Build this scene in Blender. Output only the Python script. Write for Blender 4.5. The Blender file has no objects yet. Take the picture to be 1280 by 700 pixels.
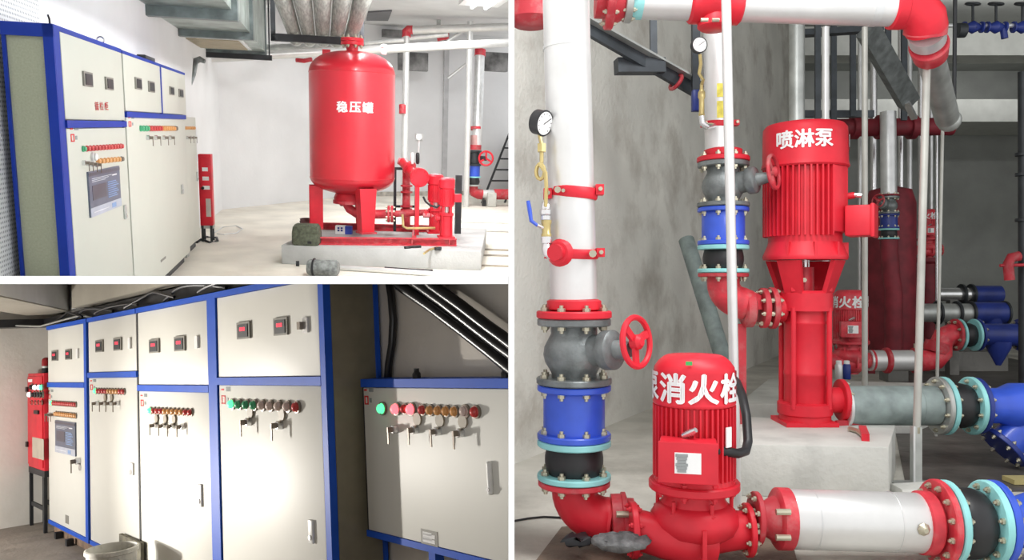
import bpy, bmesh, math, random
from mathutils import Vector, Matrix
random.seed(7)
SC = bpy.context.scene
COL = SC.collection
V = Vector
# ------------------------------------------------------------------ camera
CZ = 1.02                      # camera height over the pump hall floor
F = 1000.0                     # focal length in pixels of the 1280 px wide frame
cam_d = bpy.data.cameras.new('camera')
cam = bpy.data.objects.new('camera', cam_d)
COL.objects.link(cam)
cam.location = (0, 0, CZ)
cam.rotation_euler = (math.pi / 2, 0, 0)
cam_d.sensor_fit = 'HORIZONTAL'
cam_d.sensor_width = 36.0
cam_d.lens = 36.0 * F / 1280.0
cam_d.clip_start = 0.05
cam_d.clip_end = 200
SC.camera = cam
# ------------------------------------------------------------------ sky, exposure
world = bpy.data.worlds.new('world')
SC.world = world
world.use_nodes = True
_bg = world.node_tree.nodes['Background']
_bg.inputs['Color'].default_value = (1.0, 1.0, 1.0, 1)
_bg.inputs['Strength'].default_value = 1.15
SC.view_settings.view_transform = 'Standard'
SC.view_settings.look = 'None'
SC.view_settings.exposure = 0.0
SC.view_settings.gamma = 1.0
SC.view_settings.use_curve_mapping = False
SC.cycles.max_bounces = 6
SC.cycles.diffuse_bounces = 3
SC.cycles.glossy_bounces = 3
SC.cycles.sample_clamp_indirect = 4.0
# ------------------------------------------------------------------ rooms (three rooms of a cut-open plant building)
class Room:
    def __init__(s, X, Y, Z, h, side):
        s.R = Matrix((X, Y, Z)).transposed()
        s.Rt = s.R.transposed()
        s.h = h
        s.side = side
        s.M = Matrix.Translation(V((0, 0, CZ))) @ s.R.to_4x4() @ Matrix.Translation(V((0, 0, -h)))
        s.cam = V((0, 0, h))
    def ray(s, u, v):
        return s.Rt @ V(((u - 640) / F, 1.0, -(v - 350) / F))
    def at(s, u, v, d):
        return s.cam + s.ray(u, v) * d
    def on(s, u, v, p, n):
        r = s.ray(u, v)
        t = (V(p) - s.cam).dot(V(n)) / r.dot(V(n))
        return s.cam + r * t
    def onz(s, u, v, z=0.0):
        return s.on(u, v, (0, 0, z), (0, 0, 1))
    def depth(s, p):
        return (s.M @ V(p)).y
    def px(s, p):
        w = s.M @ V(p)
        return (640 + F * w.x / w.y, 350 - F * (w.z - CZ) / w.y)
# the upper and the lower left rooms stand on sloping floors, the pump hall on a level one
R1 = Room(V((.97384, .22703, .00933)), V((-.22475, .95640, .18650)), V((.03341, -.18372, .98241)), 1.6, 1)
R2 = Room(V((.67606, -.73088, .09355)), V((.73492, .67801, -.01394)), V((-.05324, .07818, .99552)), 1.62, 2)
R3 = Room(V((1, 0, 0)), V((0, 1, 0)), V((0, 0, 1)), CZ, 3)
D0 = 2.2
WX0, WX1, SH = -.0045 * D0, .003 * D0, .005 * D0

def lamp(name, kind, loc, energy, size=None, target=None, color=(1, 1, 1), spot=None, blend=.3):
    l = bpy.data.lights.new(name, kind)
    l.energy = energy
    l.color = color
    if kind == 'AREA':
        l.shape = 'RECTANGLE'
        l.size, l.size_y = size
    elif size is not None:
        l.shadow_soft_size = size
    if spot:
        l.spot_size = spot
        l.spot_blend = blend
    o = bpy.data.objects.new(name, l)
    COL.objects.link(o)
    o.location = loc
    if target is not None:
        o.rotation_euler = (V(target) - V(loc)).to_track_quat('-Z', 'Y').to_euler()
    return o
# added fill lights for the pump hall, near the opening and at the far end
lamp('hall_fill', 'AREA', (.9, 2.6, 3.4), 44, (.9, .9), (1.0, 3.9, .9))
lamp('hall_fill', 'AREA', (1.2, 2.25, 1.98), 12, (.9, .4), (1.0, 3.6, .0))
lamp('hall_fill', 'AREA', (8.0, 13.85, 5.0), 20, (4.0, .15), (8.0, 14.6, 4.5))
lamp('hall_fill', 'AREA', (7.6, 11.6, 5.0), 20, (4.0, .15), (7.6, 13.2, 4.95))
# lamps: control room (upper left), tubes along its ceiling
for i, (x, y, e) in enumerate(((.6, 6.5, 150), (.4, 10.5, 125), (2.2, 14.5, 145))):
    p = R1.M @ V((x, y, 3.55))
    lamp('control_room_lamp_and_fill', 'AREA', p, e, (.5, 1.4), R1.M @ V((x, y, 0)))
lamp('control_room_lamp_and_fill', 'POINT', R1.M @ V((.9, 7.5, 2.6)), 75, .25)  # added fill point without a fitting, brightens the upper walls
# lamps: low lamp at the left of the switch room, then an added fill
lamp('switch_room_lamp_and_fill', 'SPOT', R2.M @ V((-7.57, 0.0, .45)), 545, .04, R2.M @ V((-1.5, 1.6, 1.2)), (1, .95, .87), math.radians(128), 1.0)
lamp('switch_room_lamp_and_fill', 'POINT', R2.M @ V((-8.48, -.46, .7)), 205, .05, None, (1, .97, .93))  # added fill for the left cabinets and wall, no lamp stands there

# ------------------------------------------------------------------ materials
MATS = {}
def mat(name, col, rough=.5, metal=0.0, var=.06, scale=6.0, bump=0.0, bscale=40.0, emit=None, estr=1.0, coat=0.0, spec=.5, dirt=None, dscale=3.0, damt=.5, stretch=None):
    m = bpy.data.materials.new(name)
    m.use_nodes = True
    nt = m.node_tree
    b = nt.nodes['Principled BSDF']
    b.inputs['Roughness'].default_value = rough
    b.inputs['Metallic'].default_value = metal
    b.inputs['Specular IOR Level'].default_value = spec
    b.inputs['Coat Weight'].default_value = coat
    tc = nt.nodes.new('ShaderNodeTexCoord')
    src = tc.outputs['Object']
    if stretch:
        mp = nt.nodes.new('ShaderNodeMapping')
        mp.inputs['Scale'].default_value = stretch
        nt.links.new(src, mp.inputs['Vector'])
        src = mp.outputs['Vector']
    n = nt.nodes.new('ShaderNodeTexNoise')
    n.inputs['Scale'].default_value = scale
    n.inputs['Detail'].default_value = 5
    nt.links.new(src, n.inputs['Vector'])
    r = nt.nodes.new('ShaderNodeValToRGB')
    lo = [max(0, c * (1 - var * 2)) for c in col]
    hi = [min(1, c * (1 + var * 1.5)) for c in col]
    r.color_ramp.elements[0].position = .3
    r.color_ramp.elements[1].position = .7
    r.color_ramp.elements[0].color = (*lo, 1)
    r.color_ramp.elements[1].color = (*hi, 1)
    nt.links.new(n.outputs['Fac'], r.inputs['Fac'])
    out = r.outputs['Color']
    if dirt:
        n2 = nt.nodes.new('ShaderNodeTexNoise')
        n2.inputs['Scale'].default_value = dscale
        n2.inputs['Detail'].default_value = 8
        n2.inputs['Roughness'].default_value = .65
        nt.links.new(tc.outputs['Object'], n2.inputs['Vector'])
        r2 = nt.nodes.new('ShaderNodeValToRGB')
        r2.color_ramp.elements[0].position = .5
        r2.color_ramp.elements[1].position = .72
        r2.color_ramp.elements[0].color = (0, 0, 0, 1)
        r2.color_ramp.elements[1].color = (damt, damt, damt, 1)
        nt.links.new(n2.outputs['Fac'], r2.inputs['Fac'])
        mx = nt.nodes.new('ShaderNodeMix')
        mx.data_type = 'RGBA'
        nt.links.new(r2.outputs['Color'], mx.inputs[0])
        nt.links.new(out, mx.inputs[6])
        mx.inputs[7].default_value = (*dirt, 1)
        out = mx.outputs[2]
    nt.links.new(out, b.inputs['Base Color'])
    if bump:
        nb = nt.nodes.new('ShaderNodeTexNoise')
        nb.inputs['Scale'].default_value = bscale
        nb.inputs['Detail'].default_value = 4
        nt.links.new(src, nb.inputs['Vector'])
        bp = nt.nodes.new('ShaderNodeBump')
        bp.inputs['Strength'].default_value = bump
        bp.inputs['Distance'].default_value = .02
        nt.links.new(nb.outputs['Fac'], bp.inputs['Height'])
        nt.links.new(bp.outputs['Normal'], b.inputs['Normal'])
    if emit:
        b.inputs['Emission Color'].default_value = (*emit, 1)
        b.inputs['Emission Strength'].default_value = estr
    MATS[name] = m
    return m
RED = mat('red enamel', (.68, .022, .04), .42, var=.08, spec=.35)
REDT = mat('red tank enamel', (.6, .018, .034), .3, var=.03, scale=2, coat=.15)
REDD = mat('dusty red enamel', (.5, .03, .045), .55, var=.15, dirt=(.45, .3, .28), dscale=9, damt=.5)
REDW = mat('worn red enamel', (.64, .04, .06), .45, var=.12, scale=14, dirt=(.55, .3, .28), dscale=12, damt=.45)
GALV = mat('galvanised steel', (.72, .73, .73), .38, metal=.55, var=.06, scale=9)
GALVD = mat('dull galvanised steel', (.5, .52, .5), .42, metal=.6, var=.12, scale=7)
REDK = mat('red enamel darkened for shade', (.2, .014, .025), .6, var=.2)  # red of the far machinery, with the shade back there put into the colour
PIPEW = mat('whitish zinc pipe', (.72, .72, .71), .36, metal=.45, var=.04, scale=5, dirt=(.55, .55, .53), dscale=4, damt=.3)
PIPEG = mat('grey green painted pipe', (.27, .33, .32), .5, metal=.1, var=.16, scale=10)
CASTG = mat('grey cast iron', (.2, .22, .22), .4, metal=.35, var=.2, scale=12, bump=.15, bscale=90)
CASTD = mat('dark cast iron', (.035, .04, .045), .45, metal=.2, var=.2)
BLUEV = mat('blue epoxy', (.035, .1, .62), .35, var=.1, coat=.2)
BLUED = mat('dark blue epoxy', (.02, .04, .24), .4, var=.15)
RUBB = mat('black rubber', (.018, .018, .02), .45, var=.3)
CYAN = mat('cyan zinc flange', (.3, .68, .68), .45, var=.1)
BOLT = mat('zinc bolt', (.5, .47, .36), .35, metal=.6, var=.15)
BRASS = mat('brass', (.62, .5, .22), .3, metal=.6, var=.1)
CHROME = mat('bright steel', (.75, .75, .76), .22, metal=.85, var=.04)
BLACK = mat('black plastic', (.012, .012, .014), .4, var=.2)
BLACKI = mat('black painted iron', (.02, .022, .026), .5, var=.25)
WHITE = mat('white enamel', (.88, .88, .87), .4, var=.02)
PRINTW = mat('white lettering paint', (.9, .9, .9), .6, var=.02)
PRINTR = mat('red lettering paint', (.75, .03, .03), .6, var=.02)
PRINTG = mat('grey lettering paint', (.3, .32, .32), .6, var=.02)
CONC = mat('concrete', (.62, .62, .58), .85, var=.1, scale=5, bump=.25, bscale=30, dirt=(.3, .29, .26), dscale=2.5, damt=.45)
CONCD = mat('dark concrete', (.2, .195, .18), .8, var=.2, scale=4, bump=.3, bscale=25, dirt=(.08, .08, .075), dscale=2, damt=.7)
BLUEF = mat('blue cabinet frame paint', (.018, .1, .58), .5, var=.04, spec=.2)
CREAM = mat('warm white cabinet enamel', (.76, .755, .7), .5, var=.012, scale=2)
SIDEG = mat('grey green cabinet side enamel', (.42, .44, .31), .5, var=.05, scale=90)
SIDEB = mat('beige grey cabinet side enamel', (.42, .38, .29), .45, var=.05, scale=20)
def glow(name, col, s, base=None):
    return mat(name, base or col, .4, emit=col, estr=s, var=.0)
LEDR = glow('red digits', (1, .05, .1), 1.3)
LEDG = glow('lit green lamp', (.1, 1, .35), 1.6)
LEDRL = glow('lit red lamp', (1, .1, .12), 3.0)
# ------------------------------------------------------------------ mesh collecting
def frame_of(axis):
    a = V(axis).normalized()
    t = V((0, 0, 1)) if abs(a.z) < .9 else V((1, 0, 0))
    x = t.cross(a).normalized()
    return x, a.cross(x), a
class MB:
    def __init__(s):
        s.v, s.f = [], []
    def add(s, vs, fs):
        o = len(s.v)
        s.v += [V(p) for p in vs]
        s.f += [tuple(i + o for i in f) for f in fs]
        return s
    def hexa(s, p):      # 8 corners: bottom loop 0-3, top loop 4-7
        return s.add(p, [(3, 2, 1, 0), (4, 5, 6, 7), (0, 1, 5, 4), (1, 2, 6, 5), (2, 3, 7, 6), (3, 0, 4, 7)])
    def box(s, a, b):
        x0, x1 = sorted((a[0], b[0])); y0, y1 = sorted((a[1], b[1])); z0, z1 = sorted((a[2], b[2]))
        return s.hexa([(x0, y0, z0), (x1, y0, z0), (x1, y1, z0), (x0, y1, z0), (x0, y0, z1), (x1, y0, z1), (x1, y1, z1), (x0, y1, z1)])
    def cbox(s, c, size, ax=None):     # centred box, optional axes (x, y, z)
        c = V(c)
        X, Y, Z = ax or (V((1, 0, 0)), V((0, 1, 0)), V((0, 0, 1)))
        a, b, e = [q / 2 for q in size]
        return s.hexa([c + X * i * a + Y * j * b + Z * k * e for k in (-1, 1) for i, j in ((-1, -1), (1, -1), (1, 1), (-1, 1))])
    def bar(s, a, b, w, t, up=(0, 0, 1)):
        a, b = V(a), V(b)
        d = (b - a)
        n = d.normalized()
        u = V(up)
        x = n.cross(u)
        if x.length < 1e-4:
            x = n.cross(V((0, 1, 0)))
        x.normalize()
        y = x.cross(n)
        return s.cbox((a + b) / 2, (w, d.length, t), (x, n, y))
    def lathe(s, prof, o, axis=(0, 0, 1), n=28, cap=True):
        x, y, a = frame_of(axis)
        o = V(o)
        vs = []
        for r, z in prof:
            for i in range(n):
                q = 2 * math.pi * i / n
                vs.append(o + a * z + (x * math.cos(q) + y * math.sin(q)) * r)
        fs = []
        for k in range(len(prof) - 1):
            for i in range(n):
                j = (i + 1) % n
                fs.append((k * n + i, k * n + j, (k + 1) * n + j, (k + 1) * n + i))
        if cap:
            if prof[0][0] > 1e-6:
                fs.append(tuple(reversed(range(n))))
            if prof[-1][0] > 1e-6:
                fs.append(tuple(range((len(prof) - 1) * n, len(prof) * n)))
        return s.add(vs, fs)
    def cyl(s, a, b, r, r2=None, n=20):
        a, b = V(a), V(b)
        return s.lathe([(r, 0), (r if r2 is None else r2, (b - a).length)], a, b - a, n)
    def tube(s, pts, r, n=12, closed=False):
        pts = [V(p) for p in pts]
        m = len(pts)
        rr = r if isinstance(r, (list, tuple)) else [r] * m
        vs, fs = [], []
        px = None
        for i, p in enumerate(pts):
            if closed:
                t = (pts[(i + 1) % m] - pts[i - 1]).normalized()
            else:
                t = (pts[min(i + 1, m - 1)] - pts[max(i - 1, 0)]).normalized()
            if px is None:
                px = frame_of(t)[0]
            x = (px - t * px.dot(t)).normalized()
            px = x
            y = t.cross(x)
            for k in range(n):
                q = 2 * math.pi * k / n
                vs.append(p + (x * math.cos(q) + y * math.sin(q)) * rr[i])
        for i in range(m if closed else m - 1):
            i2 = (i + 1) % m
            for k in range(n):
                k2 = (k + 1) % n
                fs.append((i * n + k, i * n + k2, i2 * n + k2, i2 * n + k))
        if not closed:
            fs.append(tuple(reversed(range(n))))
            fs.append(tuple(range((m - 1) * n, m * n)))
        return s.add(vs, fs)
    def ring(s, c, axis, R, r, n=28, m=8):
        x, y, a = frame_of(axis)
        return s.tube([V(c) + (x * math.cos(2 * math.pi * i / n) + y * math.sin(2 * math.pi * i / n)) * R for i in range(n)], r, m, True)
    def dome(s, c, axis, r, h, n=14, k=4):
        prof = [(r * math.cos(math.pi / 2 * i / k), h * math.sin(math.pi / 2 * i / k)) for i in range(k)] + [(1e-7, h)]
        return s.lathe(prof, c, axis, n)
    def ball(s, c, r, sz=(1, 1, 1), n=14, m=8):
        c = V(c)
        vs = [c + V((0, 0, -r * sz[2]))]
        for j in range(1, m):
            q = math.pi * j / m - math.pi / 2
            for i in range(n):
                p = 2 * math.pi * i / n
                vs.append(c + V((math.cos(q) * math.cos(p) * sz[0], math.cos(q) * math.sin(p) * sz[1], math.sin(q) * sz[2])) * r)
        vs.append(c + V((0, 0, r * sz[2])))
        fs = [(0, 1 + (i + 1) % n, 1 + i) for i in range(n)]
        for j in range(m - 2):
            for i in range(n):
                a, b = 1 + j * n + i, 1 + j * n + (i + 1) % n
                fs.append((a, b, b + n, a + n))
        e = len(vs) - 1
        b0 = 1 + (m - 2) * n
        fs += [(e, b0 + i, b0 + (i + 1) % n) for i in range(n)]
        return s.add(vs, fs)
    def mesh(s, name, off=V((0, 0, 0)), material=None, sharp=38, bevel=0):
        me = bpy.data.meshes.new(name)
        me.from_pydata([tuple(p - off) for p in s.v], [], s.f)
        me.update()
        if bevel:
            bm = bmesh.new(); bm.from_mesh(me)
            bmesh.ops.bevel(bm, geom=list(bm.edges), offset=bevel, segments=2, affect='EDGES', profile=.5)
            bm.to_mesh(me); bm.free()
        for p in me.polygons:
            p.use_smooth = True
        me.set_sharp_from_angle(angle=math.radians(sharp))
        if material:
            me.materials.append(material)
        return me
def arc(c, a, b, n=10):       # quarter arc about c from c+a to c+b
    c, a, b = V(c), V(a), V(b)
    return [c + a * math.cos(math.pi / 2 * i / n) + b * math.sin(math.pi / 2 * i / n) for i in range(n + 1)]
# ------------------------------------------------------------------ things and parts
ROOMOF = {}
class Thing:
    def __init__(s, rm, name, label, cat, base, group=None):
        s.rm, s.base = rm, V(base)
        o = bpy.data.objects.new(name, None)
        o.empty_display_size = .1
        COL.objects.link(o)
        o.matrix_world = rm.M @ Matrix.Translation(s.base)
        o['label'] = label
        o['category'] = cat
        if group:
            o['group'] = group
        s.o = o
        ROOMOF[o.name] = rm
    def part(s, name, mb, m, parent=None, label=None, stuff=False, sharp=38, bevel=0):
        me = mb.mesh(name, s.base, m, sharp, bevel)
        o = bpy.data.objects.new(name, me)
        COL.objects.link(o)
        o.parent = parent or s.o
        if label:
            o['label'] = label
        if stuff:
            o['kind'] = 'stuff'
        ROOMOF[o.name] = s.rm
        return o
    def inst(s, name, me, mtx, parent=None, label=None):      # shared mesh at a room-space matrix
        o = bpy.data.objects.new(name, me)
        COL.objects.link(o)
        o.parent = parent or s.o
        o.matrix_basis = Matrix.Translation(-s.base) @ mtx
        if label:
            o['label'] = label
        ROOMOF[o.name] = s.rm
        return o
def solo(rm, name, label, cat, mb, m, group=None, sharp=38, bevel=0, kind=None):
    c = V((sum(p.x for p in mb.v), sum(p.y for p in mb.v), 0)) / len(mb.v)
    c.z = min(p.z for p in mb.v)
    o = bpy.data.objects.new(name, mb.mesh(name, c, m, sharp, bevel))
    COL.objects.link(o)
    o.matrix_world = rm.M @ Matrix.Translation(c)
    if label:
        o['label'] = label
    if cat:
        o['category'] = cat
    if group:
        o['group'] = group
    if kind:
        o['kind'] = kind
    ROOMOF[o.name] = rm
    return o
def struct(rm, name, mb, m, sharp=38):
    o = bpy.data.objects.new(name, mb.mesh(name, V((0, 0, 0)), m, sharp))
    COL.objects.link(o)
    o.matrix_world = rm.M if rm else Matrix()
    o['kind'] = 'structure'
    ROOMOF[o.name] = rm
    return o
def axmat(c, axis, r=1.0, h=1.0):
    x, y, a = frame_of(axis)
    m = Matrix((x * r, y * r, a * h)).transposed().to_4x4()
    m.translation = V(c)
    return m
_cache = {}
def shared(key, fn, m):
    k = (key, m.name)
    if k not in _cache:
        mb = MB()
        fn(mb)
        _cache[k] = mb.mesh(key, V((0, 0, 0)), m)
    return _cache[k]
def bolt_shape(mb):       # unit bolt: hexagon head with a stub of thread, along z, through the flange
    mb.lathe([(1, 0), (1, .9)], (0, 0, 0), (0, 0, 1), 6)
    mb.lathe([(.5, .9), (.5, 1.6)], (0, 0, 0), (0, 0, 1), 6)
def flange(th, c, axis, R, t, m, nb=8, rb=None, parent=None, bm=None, bolts=3, name='flange', hole=None, ph=.4):
    """disc centred at c; bolts: 0 none, 1 head side, 2 back side, 3 both; small ones are joined"""
    a = V(axis).normalized()
    c = V(c)
    e = min(t * .18, R * .03)
    f = th.part(name, MB().lathe([(R - e, -t / 2), (R, -t / 2 + e), (R, t / 2 - e), (R - e, t / 2)], c, a, 36), m, parent)
    if not bolts:
        return f
    rb = rb or R * .085
    x, y, _ = frame_of(a)
    d = th.rm.depth(c)
    big = rb * 2 * F / d > 6.0
    bm = bm or BOLT
    allb = MB()
    for i in range(nb):
        q = 2 * math.pi * (i + ph) / nb
        p = c + (x * math.cos(q) + y * math.sin(q)) * R * .84
        for sg, bit in ((1, 1), (-1, 2)):
            if not bolts & bit:
                continue
            o = p + a * sg * t / 2
            if big:
                th.inst('bolt', shared('bolt', bolt_shape, bm), axmat(o, a * sg, rb, rb), f)
            else:
                allb.lathe([(rb, 0), (rb, rb), (rb * .5, rb), (rb * .5, rb * 1.7)], o, a * sg, 6)
    if allb.v:
        o = th.part('bolts', allb, bm, f, stuff=True)
    return f
# ------------------------------------------------------------------ lettering
def text2d(s, size, bold=.0, res=3):
    cu = bpy.data.curves.new('lettering', 'FONT')
    cu.body = s
    cu.size = size
    cu.offset = bold * size
    cu.resolution_u = res
    cu.align_x = 'CENTER'
    cu.align_y = 'CENTER'
    o = bpy.data.objects.new('lettering', cu)
    COL.objects.link(o)
    bpy.context.view_layer.update()
    dg = bpy.context.evaluated_depsgraph_get()
    me = bpy.data.meshes.new_from_object(o.evaluated_get(dg))
    bpy.data.objects.remove(o)
    bpy.data.curves.remove(cu)
    bm = bmesh.new()
    bm.from_mesh(me)
    bpy.data.meshes.remove(me)
    bmesh.ops.remove_doubles(bm, verts=bm.verts, dist=size * .0005)
    return bm
def text_mb(s, size, fn, bold=.02, cut=None, sx=1.0):
    """fn(x, y) -> room point. Text is cut in strips of width cut so that it can follow a curved surface; bold strokes are laid down several times."""
    bm = text2d(s, size, .004)
    if cut:
        xs = [v.co.x for v in bm.verts]
        x = min(xs) + cut
        while x < max(xs):
            bmesh.ops.bisect_plane(bm, geom=bm.verts[:] + bm.edges[:] + bm.faces[:], plane_co=(x, 0, 0), plane_no=(1, 0, 0))
            x += cut
    mb = MB()
    xs = [v.co.x for v in bm.verts]; ys = [v.co.y for v in bm.verts]
    cx, cy = (min(xs) + max(xs)) / 2, (min(ys) + max(ys)) / 2
    bm.verts.index_update()
    b = bold * size
    for dx, dy in ((0, 0), (b, 0), (-b, 0), (0, b * .7), (0, -b * .7))[:5 if bold > .005 else 1]:
        mb.add([fn((v.co.x - cx + dx) * sx, v.co.y - cy + dy) for v in bm.verts], [tuple(v.index for v in f.verts) for f in bm.faces])
    bm.free()
    return mb
def wrap(cx, cy, r, z0, phi0):
    def fn(x, y):
        q = phi0 + x / r
        return V((cx + math.sin(q) * (r + .004), cy - math.cos(q) * (r + .004), z0 + y))
    return fn
class Face:
    """a vertical face: o = its lower left corner, U along it, N out of it"""
    def __init__(s, rm, o, U, N):
        s.rm, s.o, s.U, s.N = rm, V(o), V(U).normalized(), V(N).normalized()
    def px(s, u, v):
        p = s.rm.on(u, v, s.o, s.N) - s.o
        return p.dot(s.U), p.z
    def P(s, a, z, n=0.0):
        return s.o + s.U * a + V((0, 0, z)) + s.N * n
    def box(s, mb, a0, a1, z0, z1, n0, n1):
        return mb.hexa([s.P(a0, z0, n1), s.P(a1, z0, n1), s.P(a1, z0, n0), s.P(a0, z0, n0),
                        s.P(a0, z1, n1), s.P(a1, z1, n1), s.P(a1, z1, n0), s.P(a0, z1, n0)])
    def pbox(s, mb, u0, v0, u1, v1, n0, n1):
        a0, z0 = s.px(u0, v0); a1, z1 = s.px(u1, v1)
        return s.box(mb, a0, a1, z0, z1, n0, n1)
# ------------------------------------------------------------------ partitions of the cut-open building
PART = mat('white partition board', (.93, .93, .92), .7, var=.005)
mb = MB().box((WX0, D0, -1.2), (WX1, 26, 4.5)); struct(None, 'wall_middle', mb, PART)
mb = MB().box((-9, D0, CZ - SH), (WX0 - .0005, 26, CZ + SH)); struct(None, 'floor_slab', mb, PART)
LINING = mat('brown grey bounce absorber', (.2, .18, .155), .9, var=.05)  # dark tone for the added boards and sheets, soaks up bounced light
# added unseen boards blocking sky light from the switch room, open before the camera
mb = MB().box((-9, D0, -2.5), (-.66 * D0, D0 + .06, CZ - SH - .001)); struct(None, 'light_block_left', mb, LINING)
mb = MB().box((-.66 * D0, D0, -2.5), (WX0 - .001, D0 + .06, CZ - .37 * D0)); struct(None, 'light_block_low', mb, LINING)
# ================================================================== UPPER LEFT: control room with the pressure tank
R = R1
P = R.at
UP = V((0, 0, 1))
WALL1 = mat('white control room wall', (.8, .8, .81), .9, var=.02, scale=1.5, bump=.1, bscale=20)
FLOOR1 = mat('cream control room floor', (.88, .83, .73), .7, var=.07, scale=1.5, bump=.12, bscale=20, dirt=(.45, .38, .28), dscale=.8, damt=.35)
CEIL1 = mat('grey white ceiling', (.68, .68, .68), .9, var=.03, scale=2)
# perforated acoustic board: rows of small dark holes
PERF = mat('perforated white board', (.78, .79, .8), .8, var=.01)
nt = PERF.node_tree
tc = nt.nodes.new('ShaderNodeTexCoord'); sx_ = nt.nodes.new('ShaderNodeSeparateXYZ'); mp = nt.nodes.new('ShaderNodeCombineXYZ')
nt.links.new(tc.outputs['Object'], sx_.inputs[0]); nt.links.new(sx_.outputs[1], mp.inputs[0]); nt.links.new(sx_.outputs[2], mp.inputs[1])
vo = nt.nodes.new('ShaderNodeTexVoronoi'); vo.voronoi_dimensions = '2D'; vo.inputs['Randomness'].default_value = 0; vo.inputs['Scale'].default_value = 36
cr = nt.nodes.new('ShaderNodeValToRGB'); cr.color_ramp.elements[0].position = .18; cr.color_ramp.elements[0].color = (.3, .31, .32, 1); cr.color_ramp.elements[1].position = .34; cr.color_ramp.elements[1].color = (.8, .81, .82, 1)
nt.links.new(mp.outputs[0], vo.inputs['Vector']); nt.links.new(vo.outputs['Distance'], cr.inputs['Fac'])
nt.links.new(cr.outputs['Color'], nt.nodes['Principled BSDF'].inputs['Base Color'])
XF, XB = -1.5155, -1.79
HC = 3.8
struct(R, 'floor_upper', MB().box((-3, 2, -.08), (8, 23, 0)), FLOOR1)
struct(R, 'ceiling_upper', MB().box((-3, 1.5, HC), (8, 23, HC + .1)), CEIL1)
struct(R, 'wall_left_near', MB().box((XB - .2, 1.5, 0), (XB - .04, 6.1, HC)), PERF)
struct(R, 'wall_left_far', MB().box((XB - .2, 6.1, 0), (XB - .04, 16, HC)), WALL1)
A0, A1, A2 = V((-2.6, 14.4, 0)), V((.45, 18.53, 0)), V((8.2, 21.05, 0))
for nm, a, b in (('wall_back', A0, A1), ('wall_right', A1, A2)):
    n = (b - a).cross(UP).normalized()
    n = -n if n.y < 0 else n
    q = [a, b, b + n * .2, a + n * .2]
    struct(R, nm, MB().hexa(q + [p + UP * HC for p in q]), WALL1)
nB = (A2 - A1).cross(UP).normalized(); nB = nB if nB.y < 0 else -nB
fB = Face(R, A1, A2 - A1, nB)
# pilaster strips, dark patches of duct openings at the wall head
s0, _ = fB.px(556, 150)
struct(R, 'trim_2', fB.box(MB(), s0 - .06, s0 + .06, 0, HC, 0, .05), mat('grey pilaster plaster', (.55, .55, .56), .9))
s0, z0 = fB.px(441, 240); s1, _ = fB.px(636, 240)
struct(R, 'baseboard_upper', fB.box(MB(), s0, s1, 0, .1, 0, .03), mat('stained skirting plaster', (.5, .47, .42), .9, var=.2, scale=8))
# -- control cabinets on the left
def meter(th, fc, u, v, w, h, lit, n0=.0, m=None):
    a, z = fc.px(u, v)
    k = abs(fc.px(u + w / 2, v)[0] - fc.px(u - w / 2, v)[0]); kh = abs(fc.px(u, v + h / 2)[1] - fc.px(u, v - h / 2)[1])
    b = th.part('meter', fc.box(MB(), a - k / 2, a + k / 2, z - kh / 2, z + kh / 2, n0, n0 + .012), m or METERG)
    th.part('display', fc.box(MB(), a - k * .38, a + k * .38, z - kh * .4, z + kh * .36, n0 + .012, n0 + .016), BLACKI, b)
    if lit:
        f = lambda x, y: fc.P(a + x, z + kh * .08 + y, n0 + .0175)
        th.part('digits', text_mb('888', kh * .34, f, .0, sx=k * .5 / (kh * .34 * 1.66)), LEDR, b, label='glowing red digits', stuff=True)
    return b
METERG = mat('grey meter bezel', (.26, .25, .22), .5)
LG = mat('green lamp cap', (.06, .42, .2), .3); LR = mat('red lamp cap', (.6, .05, .05), .3); LO = mat('amber lamp cap', (.75, .36, .12), .3); LD = mat('dark knob cap', (.2, .16, .12), .3); LP = mat('pale pink lamp cap', (.66, .52, .47), .3)
KTAG = mat('tan key tag', (.36, .31, .23), .5, var=.15)
LBZ = mat('brown grey lamp bezel', (.24, .2, .16), .4, metal=.3)
def lamp_shape(mb):
    mb.lathe([(1, 0), (1, .5), (.85, .62), (.85, 1.0), (.6, 1.25), (1e-6, 1.35)], (0, 0, 0), (0, 0, 1), 12)
def bez_shape(mb):
    mb.lathe([(1.25, 0), (1.25, .45), (1.0, .5)], (0, 0, 0), (0, 0, 1), 14)
def lamps(th, fc, u0, v0, u1, v1, mats, r, n0=0, bez=True, nm='indicator_lamp'):
    a0, z0 = fc.px(u0, v0); a1, z1 = fc.px(u1, v1)
    n = len(mats)
    for i, m in enumerate(mats):
        t = i / max(1, n - 1)
        c = fc.P(a0 + (a1 - a0) * t, z0 + (z1 - z0) * t, n0)
        l = th.inst(nm, shared('indicator_lamp', lamp_shape, m), axmat(c, fc.N, r, r))
        if bez:
            b = bpy.data.objects.new('lamp_bezel', shared('lamp_bezel', bez_shape, LBZ))
            COL.objects.link(b); b.parent = l; ROOMOF[b.name] = th.rm
def key_body(mb):
    mb.lathe([(1, 0), (1, 1.2), (.7, 1.3)], (0, 0, 0), (0, 0, 1), 12)
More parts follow.
